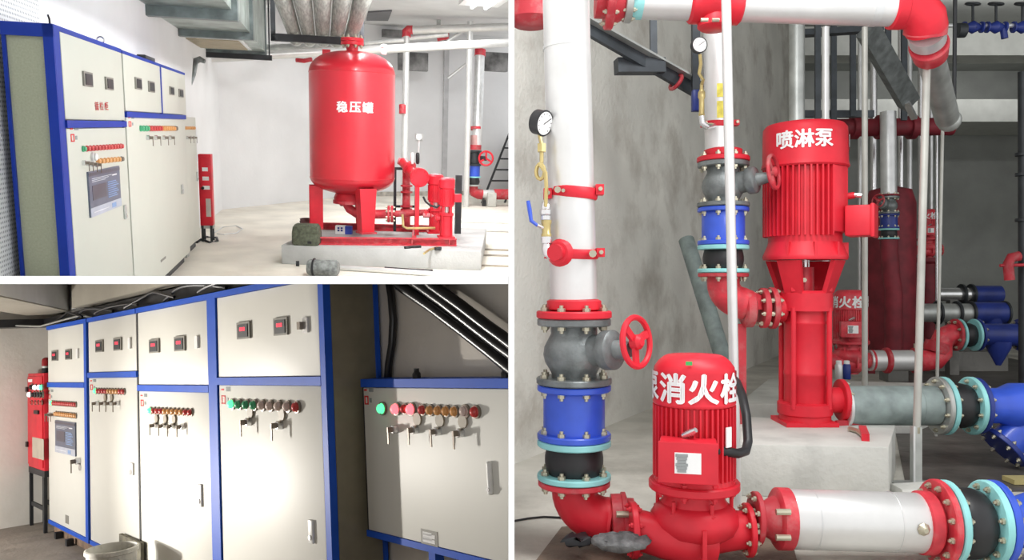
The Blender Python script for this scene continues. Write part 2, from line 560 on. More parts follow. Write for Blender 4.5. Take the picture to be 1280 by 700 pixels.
def keysw(th, fc, u, v, r, n0=0, tag=False, m=None):
    a, z = fc.px(u, v)
    c = fc.P(a, z, n0)
    s = th.inst('key_switch', shared('key_switch', key_body, m or CHROME), axmat(c, fc.N, r, r))
    kb = MB()
    o = c + fc.N * r * 1.3
    kb.cbox(o + fc.N * r * .6, (r * .5, r * 1.4, r * 1.2), (fc.U, fc.N, UP))
    kb.cbox(o + fc.N * r * 1.1 - UP * r * 1.9, (r * .5, r * .25, r * 2.7), (fc.U, fc.N, UP))
    k = th.part('key', kb, LBZ, stuff=True)
    if tag:
        th.part('key_tag', MB().lathe([(r * 1.5, 0), (r * 1.5, r * .4)], fc.P(a + r * .9, z + r * 2.4, n0 + .004), fc.N, 14), KTAG)
def logo(th, fc, u, v, w, n0=.0):
    """maker's mark: red seal outline, a dot and a few grey strokes, too small to read"""
    a, z = fc.px(u, v)
    k = abs(fc.px(u + w, v)[0] - a); kv = abs(fc.px(u, v + w)[1] - z)
    mb = MB()
    for p in ((0, .1, 0, 1), (.35, .45, 0, 1), (0, .45, 0, .16), (0, .45, .84, 1)):
        fc.box(mb, a + p[0] * k, a + p[1] * k, z - p[3] * kv, z - p[2] * kv, n0, n0 + .002)
    fc.box(mb, a, a + .3 * k, z + .55 * kv, z + .75 * kv, n0, n0 + .002)
    th.part('logo', mb, PRINTR, label='small red seal mark', stuff=True)
    mb = MB()
    for i in range(3):
        fc.box(mb, a + (.55 + .17 * i) * k, a + (.68 + .17 * i) * k, z + .45 * kv, z + .95 * kv, n0, n0 + .002)
    fc.box(mb, a + .58 * k, a + .8 * k, z - .75 * kv, z - .25 * kv, n0, n0 + .002)
    th.part('logo_print', mb, PRINTG, stuff=True)
def handle(th, fc, u, v, h, w, n0=0, m=None):
    a, z = fc.px(u, v)
    kh = abs(fc.px(u, v + h / 2)[1] - fc.px(u, v - h / 2)[1])
    hd = th.part('handle', fc.box(MB(), a - w / 2, a + w / 2, z - kh / 2, z + kh / 2, n0, n0 + .014), m or WHITE, bevel=.004)
    th.part('lock', MB().lathe([(w * .28, 0), (w * .28, .006)], fc.P(a, z - kh * .25, n0 + .014), fc.N, 12), CHROME, hd)
    return hd
SCRB = mat('slate blue touch panel', (.12, .14, .2), .35); SCRD = mat('dark panel window', (.07, .07, .1), .3); SCRF = mat('pale panel footer', (.5, .53, .62), .4); SCRT = mat('panel print blue', (.25, .38, .65), .5); SCRL = mat('panel print pale', (.75, .77, .82), .5)
def screen(th, fc, pts, n0=0.0, bright=1.0):
    """touch panel from its corner pixels tl, bl, tr"""
    (a0, z1), (_, z0), (a1, _) = [fc.px(*p) for p in pts]
    W, H = a1 - a0, z1 - z0
    b = th.part('touch_panel', fc.box(MB(), a0, a1, z0, z1, n0, n0 + .012), SCRB)
    def q(nm, x0, x1, y0, y1, m, st=False):
        th.part(nm, fc.box(MB(), a0 + x0 * W, a0 + x1 * W, z0 + y0 * H, z0 + y1 * H, n0 + .012, n0 + .014), m, b)
    q('panel_header', 0, 1, .9, .97, SCRD)
    q('panel_window', .08, .5, .36, .68, SCRD)
    q('panel_footer', 0, 1, 0, .2, SCRF)
    mb = MB()
    for i in range(8):
        fc.box(mb, a0 + .56 * W, a0 + (.84 + .04 * (i % 3)) * W, z0 + (.66 - .05 * i) * H, z0 + (.68 - .05 * i) * H, n0 + .012, n0 + .0145)
    fc.box(mb, a0 + .66 * W, a0 + .8 * W, z0 + .04 * H, z0 + .15 * H, n0 + .014, n0 + .0155)
    th.part('panel_print', mb, SCRT, b, stuff=True)
    mb = MB()
    for i in range(3):
        fc.box(mb, a0 + .08 * W, a0 + (.5 + .1 * i) * W, z0 + (.76 + .035 * i) * H, z0 + (.77 + .035 * i) * H, n0 + .012, n0 + .0145)
    fc.box(mb, a0 + .08 * W, a0 + .55 * W, z0 + .08 * H, z0 + .1 * H, n0 + .014, n0 + .0155)
    fc.box(mb, a0 + .72 * W, a0 + .88 * W, z0 + .8 * H, z0 + .83 * H, n0 + .012, n0 + .0145)
    th.part('panel_caption', mb, SCRL, b, stuff=True)
CREAMG = mat('grey cream cabinet enamel', (.66, .67, .595), .5, var=.012, scale=2)
NAVYF = mat('navy cabinet frame paint', (.01, .04, .34), .5, var=.04, spec=.22)
fc = Face(R, V((XF, 0, 0)), (0, 1, 0), (1, 0, 0))
fs = Face(R, V((XB, 5.28, 0)), (1, 0, 0), (0, -1, 0))
DP = XF - XB
th = Thing(R, 'control_cabinet', 'nearest tall control cabinet with blue corner frame, touch panel and red characters', 'cabinet', (XF - .13, 6.1, 0), 'control cabinets beside the red tank')
th.part('body', fc.box(MB(), 5.3, 6.9, .06, 2.09, -DP + .01, -.025), SIDEG)
th.part('plinth', fc.box(MB(), 5.3, 6.9, 0.001, .06, -DP + .01, -.03), BLACKI)
th.part('frame_post', fc.box(MB(), 5.28, 5.385, .06, 2.115, -.05, .0), NAVYF)
th.part('frame_post', fc.box(MB(), 5.28, 5.33, .06, 2.115, -DP, -DP + .02), NAVYF)
th.part('side_post', fs.box(MB(), DP - .055, DP - .001, .06, 2.115, 0, .012), NAVYF)
th.part('frame_rail', fc.box(MB(), 5.38, 6.9, 2.085, 2.115, -.05, .0), NAVYF)
th.part('frame_rail', fc.box(MB(), 5.38, 6.9, 1.525, 1.57, -.02, .012), NAVYF)
th.part('side_rail', fs.box(MB(), 0, DP - .001, 2.04, 2.115, 0, .012), NAVYF)
th.part('top', fc.box(MB(), 5.3, 6.9, 2.09, 2.1, -DP + .01, -.05), NAVYF)
th.part('upper_door', fc.box(MB(), 5.4, 6.895, 1.575, 2.085, -.02, .0), CREAMG, bevel=.004)
th.part('lower_door', fc.box(MB(), 5.4, 6.895, .07, 1.52, -.02, .0), CREAMG, bevel=.004)
meter(th, fc, 108.5, 99, 11, 18, False); meter(th, fc, 135.5, 104.5, 9, 15.5, False)
ml = fc.px(127, 133)
for i, t in enumerate('循检柜'):
    a, z = fc.px(120.5 + i * 6.0, 132.6)
    th.part('character', text_mb(t, .062, lambda x, y: fc.P(a + x, z + y, .003), .006, sx=1.75), PRINTR)
logo(th, fc, 88, 167.5, 10)
lamps(th, fc, 103, 186, 150.5, 182.6, [LG] + [LR] * 12, .02, bez=False)
lamps(th, fc, 121, 201.5, 151, 198.6, [LO] * 7 + [LD], .02, bez=False)
for i in range(4):
    keysw(th, fc, 103 + i * 5.2, 203.5 + i * .8, .016)
lamps(th, fc, 114.5, 196, 114.5, 196, [WHITE], .03, bez=False, nm='white_knob')
screen(th, fc, [(108, 215), (110.6, 272.6), (147, 207.6)])
handle(th, fc, 155.5, 265, 18, .06, 0, GALVD)
th = Thing(R, 'control_cabinet', 'double width control cabinet with two upper doors between nearest cabinet and low cabinet', 'cabinet', (XF - .13, 8.3, 0), 'control cabinets beside the red tank')
th.part('body', fc.box(MB(), 6.92, 9.74, .1, 2.09, -DP + .01, -.025), SIDEG)
th.part('plinth', fc.box(MB(), 6.92, 9.6, 0.001, .1, -DP + .01, -.05), BLACKI)
th.part('frame_rail', fc.box(MB(), 6.92, 9.84, 2.085, 2.11, -.05, .0), NAVYF)
th.part('frame_rail', fc.box(MB(), 6.92, 9.74, 1.6, 1.645, -.02, .012), NAVYF)
th.part('frame_post', fc.box(MB(), 6.9, 6.925, .1, 2.11, -.05, -.01), BLACKI)
th.part('frame_post', fc.box(MB(), 8.4, 8.45, 1.645, 2.09, -.02, .004), NAVYF)
th.part('top', fc.box(MB(), 6.92, 9.84, 2.09, 2.1, -DP + .01, -.05), NAVYF)
th.part('upper_door', fc.box(MB(), 6.94, 8.4, 1.65, 2.085, -.02, .0), CREAMG, bevel=.004)
th.part('upper_door', fc.box(MB(), 8.455, 9.83, 1.65, 2.085, -.02, .0), CREAMG, bevel=.004)
th.part('lower_door', fc.box(MB(), 6.94, 9.72, .1, 1.6, -.02, .0), CREAMG, bevel=.004)
for u, v, w, h in ((172, 104.5, 7.5, 14.5), (188.5, 108.5, 7, 13.5), (214, 113.5, 5, 10), (225.5, 116.5, 5, 10)):
    meter(th, fc, u, v, w, h, False)
logo(th, fc, 160.5, 151.5, 7)
lamps(th, fc, 175, 160.5, 218.5, 160.5, [LG] * 3 + [LR] * 5 + [LO] * 6 + [LD], .026, bez=False)
for u in (183, 193, 203, 211):
    keysw(th, fc, u, 172, .022)
handle(th, fc, 227, 236.5, 12, .09, 0, GALVD)
th.part('nameplate', fc.pbox(MB(), 201, 328, 207, 320, 0, .003), METERG)
# low cabinet at the end of the row
q = R.onz(250, 297, .1)
fc3 = Face(R, V((q.x, 0, 0)), (0, 1, 0), (1, 0, 0))
y1 = q.y; zt3 = fc3.px(246.5, 147)[1]; y0 = y1 - 1.1
th = Thing(R, 'control_cabinet', 'low control cabinet at the far end of the row, beside the red box', 'cabinet', (q.x - .12, y1 - .5, 0), 'control cabinets beside the red tank')
th.part('body', fc3.box(MB(), y0, y1, .1, zt3, -.2, -.02), SIDEG)
th.part('plinth', fc3.box(MB(), y0 + .1, y1 - .1, .001, .1, -.2, -.04), BLACKI)
th.part('door', fc3.box(MB(), y0, y1, .1, zt3, -.02, 0), CREAMG, bevel=.004)
lamps(th, fc3, 231, 160, 242, 160, [LO] * 6, .02, bez=False)
for u in (233, 237, 241):
    keysw(th, fc3, u, 172, .02)
handle(th, fc3, 246, 220.5, 12, .05, 0, GALVD)
th.part('foot', fc3.box(MB(), fc3.px(236, 300)[0] - .15, fc3.px(236, 300)[0], .001, .1, -.04, .0), GALVD)
# cable loops and junk on the cabinet tops
solo(R, 'cable_plug', 'small dark lump lying on top of the double cabinet', 'connector', MB().box(fc.P(8.0, 2.111, -.12), fc.P(8.42, 2.16, -.04)), BLACKI, bevel=.01)
solo(R, 'lifting_eye', 'small steel eye on top of the nearest cabinet', 'eye bolt', MB().ring(fc.P(6.55, 2.145, -.06), (0, 1, 0), .024, .006, 14, 6).cyl(fc.P(6.55, 2.1, -.06), fc.P(6.55, 2.122, -.06), .006, n=8), CHROME)
solo(R, 'wire_stub', 'short black wire stub on the front corner of the nearest cabinet', 'wire', MB().tube([fc.P(5.29, 2.116, -.02), fc.P(5.29, 2.14, -.02), fc.P(5.3, 2.165, -.03)], .006, 6), BLACK)
# red control box on a stand
q = R.onz(262, 302, 0)
xr = q.x; yr0 = q.y
cr_ = R.at
frd = Face(R, V((0, yr0, 0)), (1, 0, 0), (0, -1, 0))
zt_, zb_ = frd.px(258, 193)[1], frd.px(258, 282)[1]
x0, x1 = frd.px(249, 240)[0], frd.px(265, 240)[0]
fq = Face(R, V((x1 - .03, yr0 - .25, 0)), (.25, .97, 0), (.97, -.25, 0))
th = Thing(R, 'control_box', 'small red control box on a dark stand at the end of the cabinet row', 'control box', (x1, yr0, 0), 'red control boxes')
frr = Face(R, V((x0, yr0, 0)), (1, 0, 0), (0, -1, 0))
W = x1 - x0
th.part('body', frr.box(MB(), 0, W, zb_, zt_, -.18, 0), RED, bevel=.006)
th.part('door', frr.box(MB(), .02, W - .01, zb_ + .02, zt_ - .03, 0, .012), RED, bevel=.003)
th.part('notice', frr.box(MB(), W * .5, W * .88, zb_ + .12, zb_ + .36, .012, .014), mat('grey notice sheet', (.6, .55, .5), .6), label='pale notice sheet')
for i in range(3):
    th.part('label_plate', frr.box(MB(), W * .3, W * (.75 + .05 * i), zt_ - .22 - .12 * i, zt_ - .17 - .12 * i, .012, .014), PRINTW)
th.part('knob', MB().lathe([(.02, 0), (.02, .02)], frr.P(W * .3, zb_ + .5, .012), (0, -1, 0), 10), BLACK)
for x in (.01, W - .04):
    for n in (-.17, -.02):
        th.part('leg', frr.box(MB(), x, x + .03, .001, zb_, n, n + .03), BLACKI)
th.part('stand_rail', frr.box(MB(), 0, W, zb_ - .04, zb_, -.18, 0), GALVD)
solo(R, 'floor_cable', 'loose grey cable coiled on the floor before the red box', 'cable', MB().tube([R.onz(u, v, .012) for u, v in ((250, 300), (258, 296), (271, 297), (272, 301), (262, 303), (252, 299), (246, 303))], .016, 8), BLACKI)
solo(R, 'floor_cable', 'thin pale cable loop on the cream floor right of the red box', 'cable', MB().tube([R.onz(u, v, .008) for u, v in ((268, 291), (278, 284), (295, 282), (303, 286), (296, 291), (280, 293), (271, 292))], .007, 6), GALV)
# bent cable and bracket on the back wall
solo(R, 'wall_cable', 'bundle of dark cable ends on the wall above the low cabinet', 'cable', MB().tube([P(234, 112, 11.4), P(236, 104, 11.4), P(240, 92, 11.5), P(243, 77, 11.6), P(250, 74, 11.6), P(256, 77, 11.6)], [.04, .05, .055, .055, .045, .03], 10), CASTG)

# -- concrete plinth, skid, tank
ex, ey = V((.97, -.244, 0)).normalized(), V((.244, .97, 0)).normalized()
a = R.onz(352, 330, 0); b = R.onz(601, 338, 0)
ex = (b - a).normalized(); ey = V((-ex.y, ex.x, 0))
Lp = (b - a).length; Wp = 2.2
q = [a, b, b + ey * Wp, a + ey * Wp]
hp = .22
solo(R, 'concrete_plinth', 'broad pale concrete plinth under the red tank skid', 'plinth', MB().hexa(q + [p + UP * hp for p in q]), mat('pale concrete', (.5, .5, .49), .85, var=.06, scale=4, bump=.2), bevel=.008)
s0, s1 = R.onz(397, 306.3, hp), R.onz(571, 308, hp)
sb0, sb1 = R.onz(402, 287, hp), R.onz(560, 291, hp)
th = Thing(R, 'skid_frame', 'red channel steel skid frame on the pale plinth', 'skid', (s0 + s1) / 2)
def channel(a, b, h, w):
    mb = MB(); d = (b - a).normalized(); n = V((-d.y, d.x, 0))
    for z0, z1, o0, o1 in ((0, .012, 0, w), (h - .012, h, 0, w), (.012, h - .012, w - .012, w)):
        p = [a + n * o0, b + n * o0, b + n * o1, a + n * o1]
        mb.hexa([x + UP * (z0 + .001) for x in p] + [x + UP * (z1 + .001) for x in p])
    return mb
th.part('front_beam', channel(s0, s1, .09, .06), REDW)
th.part('rear_beam', channel(sb0, sb1, .09, .06), REDW)
th.part('cross_beam', channel(s1 + (s0 - s1) * .03, sb1 + (sb0 - sb1) * .03, .085, .05), REDW)
th.part('cross_beam', channel(s1 + (s0 - s1) * .3, sb1 + (sb0 - sb1) * .25, .085, .05), REDW)
zs = hp + .091
bt = R.onz(441, 286, zs)
dt = R.depth(bt)
def tz(v, b=None):      # height over the floor of pixel row v above point b
    b = b or bt
    n = V((b.x, b.y, 0)).normalized()
    return R.on(R.px(b)[0], v, b, n).z
rt = 51.3 * dt / F
th = Thing(R, 'pressure_tank', 'big glossy red pressure tank on three legs with white characters', 'tank', V((bt.x, bt.y, zs)))
def tc_(v): return V((bt.x, bt.y, tz(v)))
z0, z1 = tz(222), tz(92)
prof = [(rt * math.cos(math.radians(90 - 10 * i)), z0 - .2 * math.cos(math.radians(10 * i)) * rt / .52) for i in range(0, 9)] + [(rt, z0)]
th.part('shell', MB().lathe([(rt, z0), (rt, z1)], V((bt.x, bt.y, 0)), UP, 64, False), REDT)
hb = z0 - tz(243); htp = tz(64) - z1
th.part('bottom_dish', MB().lathe([(max(1e-6, rt * math.sin(math.radians(9 * i))), z0 - hb * math.cos(math.radians(9 * i))) for i in range(11)], V((bt.x, bt.y, 0)), UP, 64, False), REDT)
th.part('top_dish', MB().lathe([(max(1e-6, rt * math.cos(math.radians(9 * i)) ** .8), z1 + htp * math.sin(math.radians(9 * i))) for i in range(11)], V((bt.x, bt.y, 0)), UP, 64, False), REDT)
for zz in (z0, z1):
    th.part('weld_seam', MB().ring(V((bt.x, bt.y, zz)), UP, rt, .006, 64, 6), REDT)
zc = tz(135)
cdir = math.atan2(-bt.x, bt.y) * -1
qc = math.atan2(R.cam.x - bt.x, -(R.cam.y - bt.y))
for i, t in enumerate('稳压罐'):
    th.part('character', text_mb(t, .135, wrap(bt.x, bt.y, rt, zc, qc + .06 + (i - 1) * .29), .03, .02), PRINTW)
kn = dt / F
th.part('neck', MB().lathe([(7 * kn, z1 + htp * .9), (7 * kn, tz(56))], V((bt.x, bt.y, 0)), UP, 24), RED)
tf = flange(th, V((bt.x, bt.y, tz(54.5))), UP, 13.5 * kn, 4 * kn, RED, 8, 2 * kn)
flange(th, V((bt.x, bt.y, tz(50))), UP, 13.5 * kn, 4 * kn, RED, 8, 2 * kn, bolts=1)
th.part('lifting_lug', MB().cbox(P(408, 67, dt), (.1, .03, .1)), RED)
th.part('small_valve', MB().lathe([(.03, 0), (.04, .03), (.03, .08), (.045, .09), (.03, .12)], P(480, 68, dt - .2), UP, 12), WHITE)
for lu, e in ((404, R.onz(402, 286, zs) - bt), (461, R.onz(463, 293.5, zs) - bt), (450, V((.35, .95, 0)))):
    e = V((e.x, e.y, 0))
    e = e.normalized() * rt * .9
    t = V((-e.y, e.x, 0)).normalized(); er = e.normalized()
    p0 = V((bt.x, bt.y, zs)) + e; zt2 = tz(232)
    w0_, w1_ = 7.5 * kn, 10.5 * kn
    lg = MB()
    for sgn in (-1, 1):
        c0 = p0 + t * sgn * w0_; c1 = V((bt.x, bt.y, zt2)) + e + t * sgn * w1_
        a2 = t * sgn * .012
        lg.hexa([c0 - er * .1, c0 + er * .06, c0 + er * .06 - a2, c0 - er * .1 - a2, c1 - er * .1, c1 + er * .06, c1 + er * .06 - a2, c1 - er * .1 - a2])
    q8 = []
    for c, w, zz in ((p0, w0_, 0), (V((bt.x, bt.y, zt2)) + e, w1_, 1)):
        q8 += [c - t * w + er * .05, c + t * w + er * .05, c + t * w + er * .062, c - t * w + er * .062]
    lg.hexa(q8)
    l = th.part('leg', lg, RED)
    th.part('foot', MB().cbox(p0 + UP * .012, (w0_ * 2.6, .2, .02), (t, er, UP)), REDW, l)
# outlet below the tank and manifold
PP = lambda u, v, dd=0: P(u, v, dt + dd)
th.part('outlet_nozzle', MB().lathe([(22 * kn, tz(253)), (23 * kn, tz(247)), (20 * kn, tz(240))], V((bt.x, bt.y, 0)), UP, 30), RED)
th.part('outlet_flange', MB().lathe([(24 * kn, 0), (24 * kn, 4 * kn)], V((bt.x, bt.y, tz(254))), UP, 30), REDW)
th = Thing(R, 'outlet_pipe', 'red elbow pipe leaving the tank bottom towards the manifold', 'pipe', V((PP(465, 267).x, PP(465, 267).y, zs)))
th.part('bend', MB().tube([PP(427, 248, -.15), PP(432, 252, -.15), PP(437, 261, -.15), PP(446, 267, -.15), PP(458, 268, -.15), PP(488, 267.5, -.15)], 5.6 * kn, 18), REDW)
flange(th, PP(427, 250, -.15), (1, .3, 0), 7.5 * kn, 3 * kn, REDD, bolts=0)
flange(th, PP(486, 267.5, -.15), (1, -.1, 0), 10.5 * kn, 3 * kn, REDW, 8, 1.4 * kn)
flange(th, PP(490, 267.5, -.15), (1, -.1, 0), 10.5 * kn, 3 * kn, REDW, 8, 1.4 * kn)
th.part('run', MB().cyl(PP(490, 267.5, -.15), PP(546, 265, -.15), 4 * kn, n=18), REDD)
th = Thing(R, 'manifold', 'red manifold pipe with a round blank flange facing the camera', 'pipe', V((PP(520, 260).x, PP(520, 260).y, zs)))
kk = kn
flange(th, PP(524.5, 222, -.45), (.1, -1, -.12), 11.5 * kk, 3 * kk, RED, 10, 1.2 * kk, bm=RED)
flange(th, PP(523.5, 221.5, -.41), (.1, -1, -.12), 11.5 * kk, 3 * kk, REDW, bolts=0)
th.part('header', MB().tube([PP(523, 221, -.4), PP(516, 217, -.2), PP(510, 210, 0), PP(504, 203, .2)], 6 * kk, 20), RED)
th.part('end_flange', MB().lathe([(6 * kk, 0), (9 * kk, 0), (9 * kk, 3 * kk), (6 * kk, 3 * kk)], PP(511, 209, -.05), (.55, -.75, -.4), 20), REDW)
th.part('branch', MB().tube([PP(498, 201, .2), PP(504, 203, .2)], 4.5 * kk, 14), mat('pinkish worn enamel', (.62, .2, .22), .5))
th.part('standpipe', MB().cyl(PP(507, 296, .1) * 0 + V((PP(508, 264, .1).x, PP(508, 264, .1).y, zs)), PP(508, 210, .1), 5 * kk, n=18), REDD)
for v in (232, 240, 258, 262):
    flange(th, V((PP(508, 250, .1).x, PP(508, 250, .1).y, PP(508, v, .1).z)), UP, 7.5 * kk, 2 * kk, REDD, bolts=0)
fl = PP(521, 270, -.4)
th.part('stand', MB().box(V((fl.x - 2.5 * kk, fl.y - .03, zs - .001)), V((fl.x + 2.5 * kk, fl.y + .03, PP(521, 233, -.4).z))), RED)
th.part('lower_header', MB().cyl(PP(529, 269, -.2), PP(545, 269.5, -.2), 3 * kk, n=14), mat('pale red pipe', (.72, .25, .27), .45))
th.part('drain_pipe', MB().tube([PP(503, 268, -.5), PP(504, 283, -.5), PP(509, 285.5, -.5), PP(544, 285, -.4)], 1.5 * kk, 8), BRASS)
for u, m in ((515.5, WHITE), (522, BLACK)):
    th.part('gauge_cock', MB().lathe([(1.6 * kk, 0), (2.4 * kk, 2 * kk), (2.4 * kk, 12 * kk), (1.5 * kk, 14 * kk)], PP(u, 205, -.1), UP, 10), m)
th.part('cock_stem', MB().cyl(PP(523, 206, -.1), PP(524, 172, -.1), .8 * kk, n=8), GALV)
th.part('dial', MB().lathe([(3.6 * kk, 0), (3.6 * kk, 2 * kk)], PP(523.5, 171, -.15), (0, -1, 0), 14), WHITE)
fr_ = V((PP(492, 250, .5).x, PP(492, 250, .5).y, hp))
th = Thing(R, 'pipe_stand', 'thin dark frame stand behind the red manifold', 'stand', fr_)
ztp = PP(492, 212, .5).z
for dx in (0, .28):
    th.part('post', MB().box(fr_ + V((dx, 0, .001)), fr_ + V((dx + .035, .035, ztp - hp))), BLACKI)
th.part('top_rail', MB().box(fr_ + V((0, 0, ztp - hp)), fr_ + V((.315, .035, ztp - hp + .035))), BLACKI)
th.part('mid_rail', MB().box(fr_ + V((0.035, 0, .32)), fr_ + V((.28, .03, .35))), BLACKI)
# small vertical pumps on the skid
def vpump(b, s, label):
    k = 10.0 / F * s
    th = Thing(R, 'booster_pump', label, 'pump', b, 'small vertical pumps on the skid')
    z = lambda px: b + UP * px * k
    th.part('pump_base', MB().cbox(z(1), (20 * k, 20 * k, 2 * k)), RED)
    th.part('body', MB().lathe([(8 * k, 0), (8 * k, 4 * k), (7.6 * k, 5 * k), (7.6 * k, 25 * k), (9 * k, 26 * k), (9 * k, 29 * k)], z(2), UP, 24), RED)
    for i in range(4):
        q = math.radians(45 + 90 * i)
        th.part('tie_rod', MB().cyl(z(4) + V((math.cos(q), math.sin(q), 0)) * 8.6 * k, z(31) + V((math.cos(q), math.sin(q), 0)) * 8.6 * k, .9 * k, n=8), RED)
        th.part('bracket_leg', MB().cbox(z(35) + V((math.cos(q), math.sin(q), 0)) * 6.5 * k, (3 * k, 3 * k, 9 * k)), RED)
    th.part('shaft', MB().cyl(z(31), z(40), 2 * k), CHROME)
    th.part('motor', MB().lathe([(8 * k, 0), (9 * k, 1 * k), (8.6 * k, 2 * k), (8.6 * k, 22 * k), (10 * k, 23 * k), (10 * k, 33 * k), (8 * k, 35 * k), (1e-6, 36 * k)], z(39), UP, 26), RED)
    fb = MB()
    for i in range(24):
        q = 2 * math.pi * i / 24
        e = V((math.cos(q), math.sin(q), 0))
        fb.cbox(z(51) + e * 9 * k, (1.4 * k, .8 * k, 19 * k), (e, V((-e.y, e.x, 0)), UP))
    th.part('cooling_fins', fb, RED, stuff=True)
    th.part('terminal_box', MB().cbox(z(50) + V((13 * k, -3 * k, 0)), (9 * k, 9 * k, 10 * k)), RED, bevel=.6 * k)
    th.part('suction_stub', MB().cyl(z(24) + V((-8 * k, 0, 0)), z(24) + V((-14 * k, 0, 0)), 3.4 * k, n=14), RED)
    flange(th, z(24) + V((-12 * k, 0, 0)), (1, 0, 0), 5 * k, 1.6 * k, RED, bolts=0)
b = R.onz(557.5, 297, zs); b = V((b.x, b.y, zs))
vpump(b, R.depth(b) / 10.0 * 1.0, 'front small red vertical pump at the right end of the skid')
b2 = R.onz(543.5, 291, zs)
vpump(V((b2.x, b2.y, zs)), R.depth(b2) / 10 * .98, 'rear small red vertical pump half hidden behind the front one')
solo(R, 'pump_cable', 'thin black cable hanging in an arc before the small pumps', 'cable', MB().tube([PP(529, 246, -.6), PP(532, 252, -.6), PP(538, 257, -.6), PP(546, 259, -.6), PP(550, 256, -.6)], .013, 8), BLACK)
pc = R.onz(572, 292, hp)
solo(R, 'cable_post', 'dark cable post right of the small vertical pumps', 'post', MB().box(V((pc.x - .04, pc.y - .03, hp + .001)), V((pc.x + .04, pc.y + .03, tz(219, pc)))), BLACKI)

# -- things lying round the plinth
bg = R.onz(381, 307.5, hp)
mb = MB(); kb = R.depth(bg) / F
mb.cbox(bg + UP * 13.5 * kb + ey * .1, (32 * kb, 20 * kb, 27 * kb), (ex, ey, UP))
BAGM = mat('olive canvas', (.1, .11, .075), .9, var=.2, scale=30, bump=.4)
th = Thing(R, 'tool_bag', 'olive canvas tool bag slumped on the left corner of the plinth', 'bag', bg + UP * .001)
def sag(mb):
    for p in mb.v:
        h = (p.z - bg.z) / (27 * kb)
        p += ex * (random.uniform(-.01, .01) + (.02 if h > .9 else 0)) + UP * random.uniform(-.012, .0) * h
    return mb
b8 = MB()
for j, (w, d, z) in enumerate(((15, 9, 0), (16.5, 10, 3), (16.5, 10, 16), (15.5, 9, 23), (13, 7, 26.5))):
    b8.add([bg + ey * 11 * kb + ex * x * w * kb + ey * y * d * kb + UP * (z * kb + .001) for x, y in ((-1, -.9), (-.9, -1), (0, -1.06), (.9, -1), (1, -.9), (1, .9), (.9, 1), (-.9, 1), (-1, .9))], [])
n = 9
b8.f = [(j * n + i, j * n + (i + 1) % n, (j + 1) * n + (i + 1) % n, (j + 1) * n + i) for j in range(4) for i in range(n)] + [tuple(reversed(range(n))), tuple(range(4 * n, 5 * n))]
th.part('body', b8, BAGM, sharp=60)
th.part('flap', MB().cbox(bg + ey * .5 * kb + UP * 20 * kb + ex * 1 * kb, (30 * kb, 1.5 * kb, 9 * kb), (ex, ey, (UP - ey * .12).normalized())), BAGM, bevel=.4 * kb)
th.part('strap', MB().tube([bg + ex * -14 * kb + UP * 23 * kb, bg + ex * -4 * kb + UP * 26 * kb - ey * .01, bg + ex * 8 * kb + UP * 25 * kb, bg + ex * 15 * kb + UP * 22 * kb], 1.0 * kb, 6), BAGM)
th.part('buckle', MB().cbox(bg + ex * 6 * kb + UP * 4.5 * kb + ey * .1 * kb, (5 * kb, 1.2 * kb, 3 * kb), (ex, ey, UP)), BLACK)
bk = R.onz(384, 292, hp)
kb = R.depth(bk) / F
th = Thing(R, 'paint_pail', 'dark maroon pail standing behind the olive bag', 'pail', bk + UP * .001)
th.part('wall', MB().lathe([(7.6 * kb, 0), (8.4 * kb, 18 * kb), (8.8 * kb, 18.2 * kb), (8.8 * kb, 18.8 * kb), (7.9 * kb, 18.8 * kb), (7.2 * kb, 1 * kb), (1e-6, 1 * kb)], bk + UP * .001, UP, 24), mat('maroon pail', (.14, .05, .055), .5))
th.part('bail', MB().tube([bk + V((8.6 * kb * math.cos(q), -8.6 * kb * math.sin(q) * .9, (16 - 6 * math.sin(q)) * kb)) for q in [math.pi * i / 8 for i in range(9)]], .5 * kb, 6), BLACKI)
bc = R.onz(430, 292.5, hp); kb = R.depth(bc) / F
th = Thing(R, 'carton', 'small blue and white carton on the skid before the tank', 'box', bc)
cc = bc + UP * 5.3 * kb
th.part('carton_side', MB().cbox(cc, (20 * kb, 8 * kb, 10 * kb), (ex, ey, UP)), mat('blue carton', (.04, .08, .5), .5))
th.part('white_panel', MB().cbox(cc - ex * 4 * kb - ey * 4.1 * kb, (12 * kb, .3 * kb, 10 * kb), (ex, ey, UP)), WHITE)
th.part('white_top', MB().cbox(cc - ex * 4 * kb + UP * 5.1 * kb, (12 * kb, 8 * kb, .3 * kb), (ex, ey, UP)), WHITE)
mb = MB()
for i in range(4):
    mb.cbox(cc - ex * (6 - (i % 2) * 4) * kb - ey * 4.3 * kb + UP * (2.5 - (i // 2) * 3) * kb, (2.6 * kb, .2 * kb, 2.2 * kb), (ex, ey, UP))
th.part('carton_print', mb, BLUED, stuff=True)
def lying(name, label, cat, pts, r, m, z, group=None, n=8):
    return solo(R, name, label, cat, MB().tube([R.onz(u, v, z + r) for u, v in pts], r, n), m, group)
lying('steel_tool', 'dark chisel lying on the front of the plinth top', 'tool', [(506, 309.5), (515, 308.5), (526, 308)], .016, BLACKI, hp)
th = Thing(R, 'hammer', 'rusty hammer lying at the front edge of the plinth', 'tool', R.onz(538, 312, hp))
th.part('handle', MB().tube([R.onz(530, 317, hp + .012), R.onz(537, 312, hp + .014), R.onz(547, 309, hp + .014)], .013, 8), BRASS)
th.part('head', MB().bar(R.onz(544, 311, hp + .02), R.onz(551, 310.5, hp + .02), .035, .035), BLACKI)
r0 = .09
c0, c1 = R.onz(385, 334, r0), R.onz(423, 335.5, r0)
th = Thing(R, 'cloth_roll', 'grey rolled cloth lying on the floor before the plinth', 'roll', V((c0.x, c0.y, 0)))
